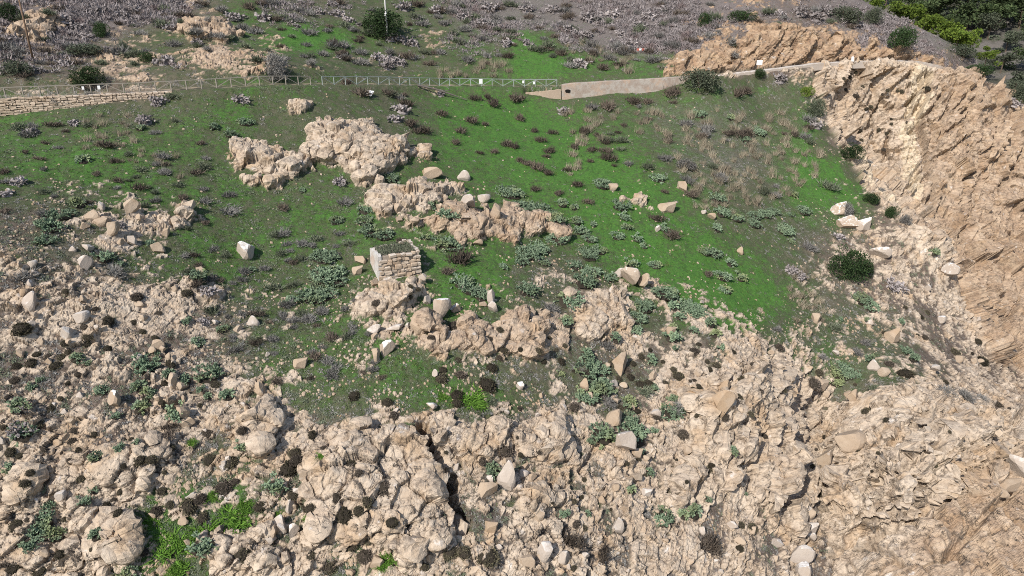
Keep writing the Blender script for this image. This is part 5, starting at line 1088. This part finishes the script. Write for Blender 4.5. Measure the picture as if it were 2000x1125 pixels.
def pine(base, H_, W_, m, label, group):
    k = random.randrange(4)
    if (k, m.name) not in PCM: PCM[(k, m.name)] = mk('pine_crown_%d' % k, PC[k], m)
    o = empty('pine_tree', base, label, 'pine tree', group, random.uniform(0, 6.28)); c = obj('crown', PCM[(k, m.name)], o); c.scale = (W_*1.2, W_*1.2, H_*.95); c.location = (0, 0, H_*.05)
    t = MB(); t.tube([(0, 0, -1), (.02*W_, 0, H_*.4), (.05*W_, .03*W_, H_*.75)], [.035*H_, .025*H_, .01*H_], 7); t.tube([(.02*W_, 0, H_*.35), (-.25*W_, .1*W_, H_*.62)], [.014*H_, .006*H_], 5); t.tube([(.03*W_, 0, H_*.45), (.28*W_, -.1*W_, H_*.7)], [.012*H_, .005*H_], 5); t.build('trunk', M_BARK, o)
# bright pines just over the ridge: their feet stand on the lee slope
BR = zl(1500,0,"790,20,150 960,60,190 1050,80,170 1150,130,190 1220,150,170 1300,185,190 1400,235,190 1480,290,170 1610,385,130 1370,210,120 1000,110,120")
for u, v, w in BR:
    d = 172 + random.uniform(-4, 5); x, y, z = unproj(u, v, d); g = tps(np.array([x]), np.array([y]))[0]; ppm = FPX/d; top = z + w*.30/ppm; H_ = max(top - g, 3.0)
    o = 'bright yellow-green pine tree'; 
    pine(Vector((x, y, min(g, top-3.0))), H_, w/ppm, M_PINE, None, 'bright pines behind the ridge'); later_label(COL.objects[-2] if False else [q for q in COL.objects if q.name.startswith('pine_tree')][-1], u, v, 'bright yellow-green pine tree')
DRK = [(1775,12,50),(1800,30,56),(1830,22,60),(1870,14,64),(1905,40,70),(1880,48,60),(1850,60,50),(1940,22,66),(1965,10,60),(1990,30,70),(2010,60,60),(1930,55,50),(1730,-6,50),(1820,-8,60),(1900,-10,66),(1980,-12,70),(1985,205,56),(1995,170,50),(1950,125,44),(2005,120,50),(1960,90,40)]
for u, v, w in DRK:
    b = far_pt(u, v + w*.45); ppm = FPX/b.length; pine(b, w*.8/ppm, w*.85/ppm, M_DPINE if random.random() < .75 else M_BUSH, None, 'dark pines on the far hillside'); later_label([q for q in COL.objects if q.name.startswith('pine_tree')][-1], u, v, 'dark far pine tree')
# ---------------------------------------------------------------- uncountable growth and rubble, joined
def scatter(n_, dens, seed, vmin=-40, vmax=1160, umin=-60, umax=2060):
    r = np.random.default_rng(seed); out = []
    E_ = np.maximum.accumulate(GZ / np.hypot(GX, GY), axis=1)
    while len(out) < n_:
        u, v = r.uniform(umin, umax, 6000), r.uniform(vmin, vmax, 6000); c, e = column_of(u, v); i = np.clip(np.round(c), 0, NC-1).astype(int)
        for k in range(6000):
            j = min(int(np.searchsorted(E_[i[k]], e[k])), NR-1)
            if j < NR-2 and r.random() < dens[i[k], j]:
                out.append((i[k], j))
                if len(out) >= n_: break
    return np.array(out)
def joined(name, protos, ij, size, m, seed, flat=(.7, 1.1), sink=.04, tilt=0):
    r = np.random.default_rng(seed); V_ = []; F_ = []; b = 0
    ch = r.integers(0, len(protos), len(ij)); a = r.uniform(0, 6.283, len(ij)); s = size[0] + (size[1]-size[0])*r.uniform(0, 1, len(ij))**1.8; hz_ = r.uniform(*flat, len(ij))
    for k, (pv_, pf) in enumerate(protos):
        q = np.nonzero(ch == k)[0]; i, j = ij[q, 0], ij[q, 1]; c, sn = np.cos(a[q])[:, None], np.sin(a[q])[:, None]
        x = (pv_[None, :, 0]*c - pv_[None, :, 1]*sn)*s[q, None]; y = (pv_[None, :, 0]*sn + pv_[None, :, 1]*c)*s[q, None]; z = pv_[None, :, 2]*(s[q]*hz_[q])[:, None]
        sl = -(NX[i, j]/np.maximum(NZ[i, j], .35))[:, None]*x - (NY[i, j]/np.maximum(NZ[i, j], .35))[:, None]*y                         # follow the slope
        V_.append(np.stack([x + GX[i, j][:, None], y + GY[i, j][:, None], z + sl*.9 + GZ[i, j][:, None] - sink], -1).reshape(-1, 3))
        F_.append((pf[None] + (np.arange(len(q))*len(pv_))[:, None, None]).reshape(-1, 3) + b); b += len(q)*len(pv_)
    return tag(obj(name, mesh_np(name, np.concatenate(V_), np.concatenate(F_), False, m)), kind='stuff')
rock2 = rockm.reshape(NC, NR); bare = np.clip(1 - rock2*1.4, 0, 1) * (bench < .2) * (CL < .5)
pr = [tuft(900+k, 9, 1, .5, .09) for k in range(8)]; ps = [tuft(920+k, 26, 1, .2, .095) for k in range(8)]
lush = sstep(.45, .8, FG)
joined('meadow_grass', pr, scatter(20000, bare*(.25 + .75*lush)*sstep(.25, .5, FG), 31), (.35, .75), M_GRASS, 41, (.5, .9))
patch = sstep(-.10, .35, fbm2(BX*.30, BY*.30, 4, 333))
joined('low_grey_green_scrub', ps, scatter(11000, bare*(.12+.88*patch)*(1-.75*sstep(.72, .95, FG)), 32), (.35, .95), M_GGRN, 42, (.35, .7))
joined('low_grey_scrub', ps, scatter(9000, bare*(.25+.75*sstep(.1, .45, FP))*(1-.9*sstep(.55, .8, FG))*(1 - .6*patch), 33), (.4, .95), M_GREY, 43, (.35, .7))
joined('low_brown_scrub', ps, scatter(8000, (bare + .35*crevm.reshape(NC, NR)*(CL < .5))*sstep(.6, .2, FG)*sstep(.02, .3, FR)*(V > 300), 34), (.3, .8), M_CUSHG, 44, (.3, .6))
top = (V < 145) & (SD > 3)
joined('bare_grey_thicket', [tuft(940+k, 32, 1, .3, .07) for k in range(8)], scatter(7500, bare*top*sstep(.2, .65, FP)*(.08 + .92*sstep(-.28, .22, fbm2(BX*.11, BY*.11, 4, 377))), 35, -60, 150), (.8, 2.7), M_PURP, 45, (.6, 1.1))
stp = [boulder(950+k, ICO1, 4, .05) for k in range(8)]
rub = bare * sstep(.02, .30, FR) ; rub2 = bare*sstep(.08, .0, FR)*.05
joined('loose_stones', stp, scatter(3600, np.clip(rub*sstep(-.2, .35, fbm2(BX*.5, BY*.5, 3, 350)) + rub2, 0, 1), 36, 180), (.10, .34), M_ROCK, 46, (.6, .9), -.03)
finish_labels()
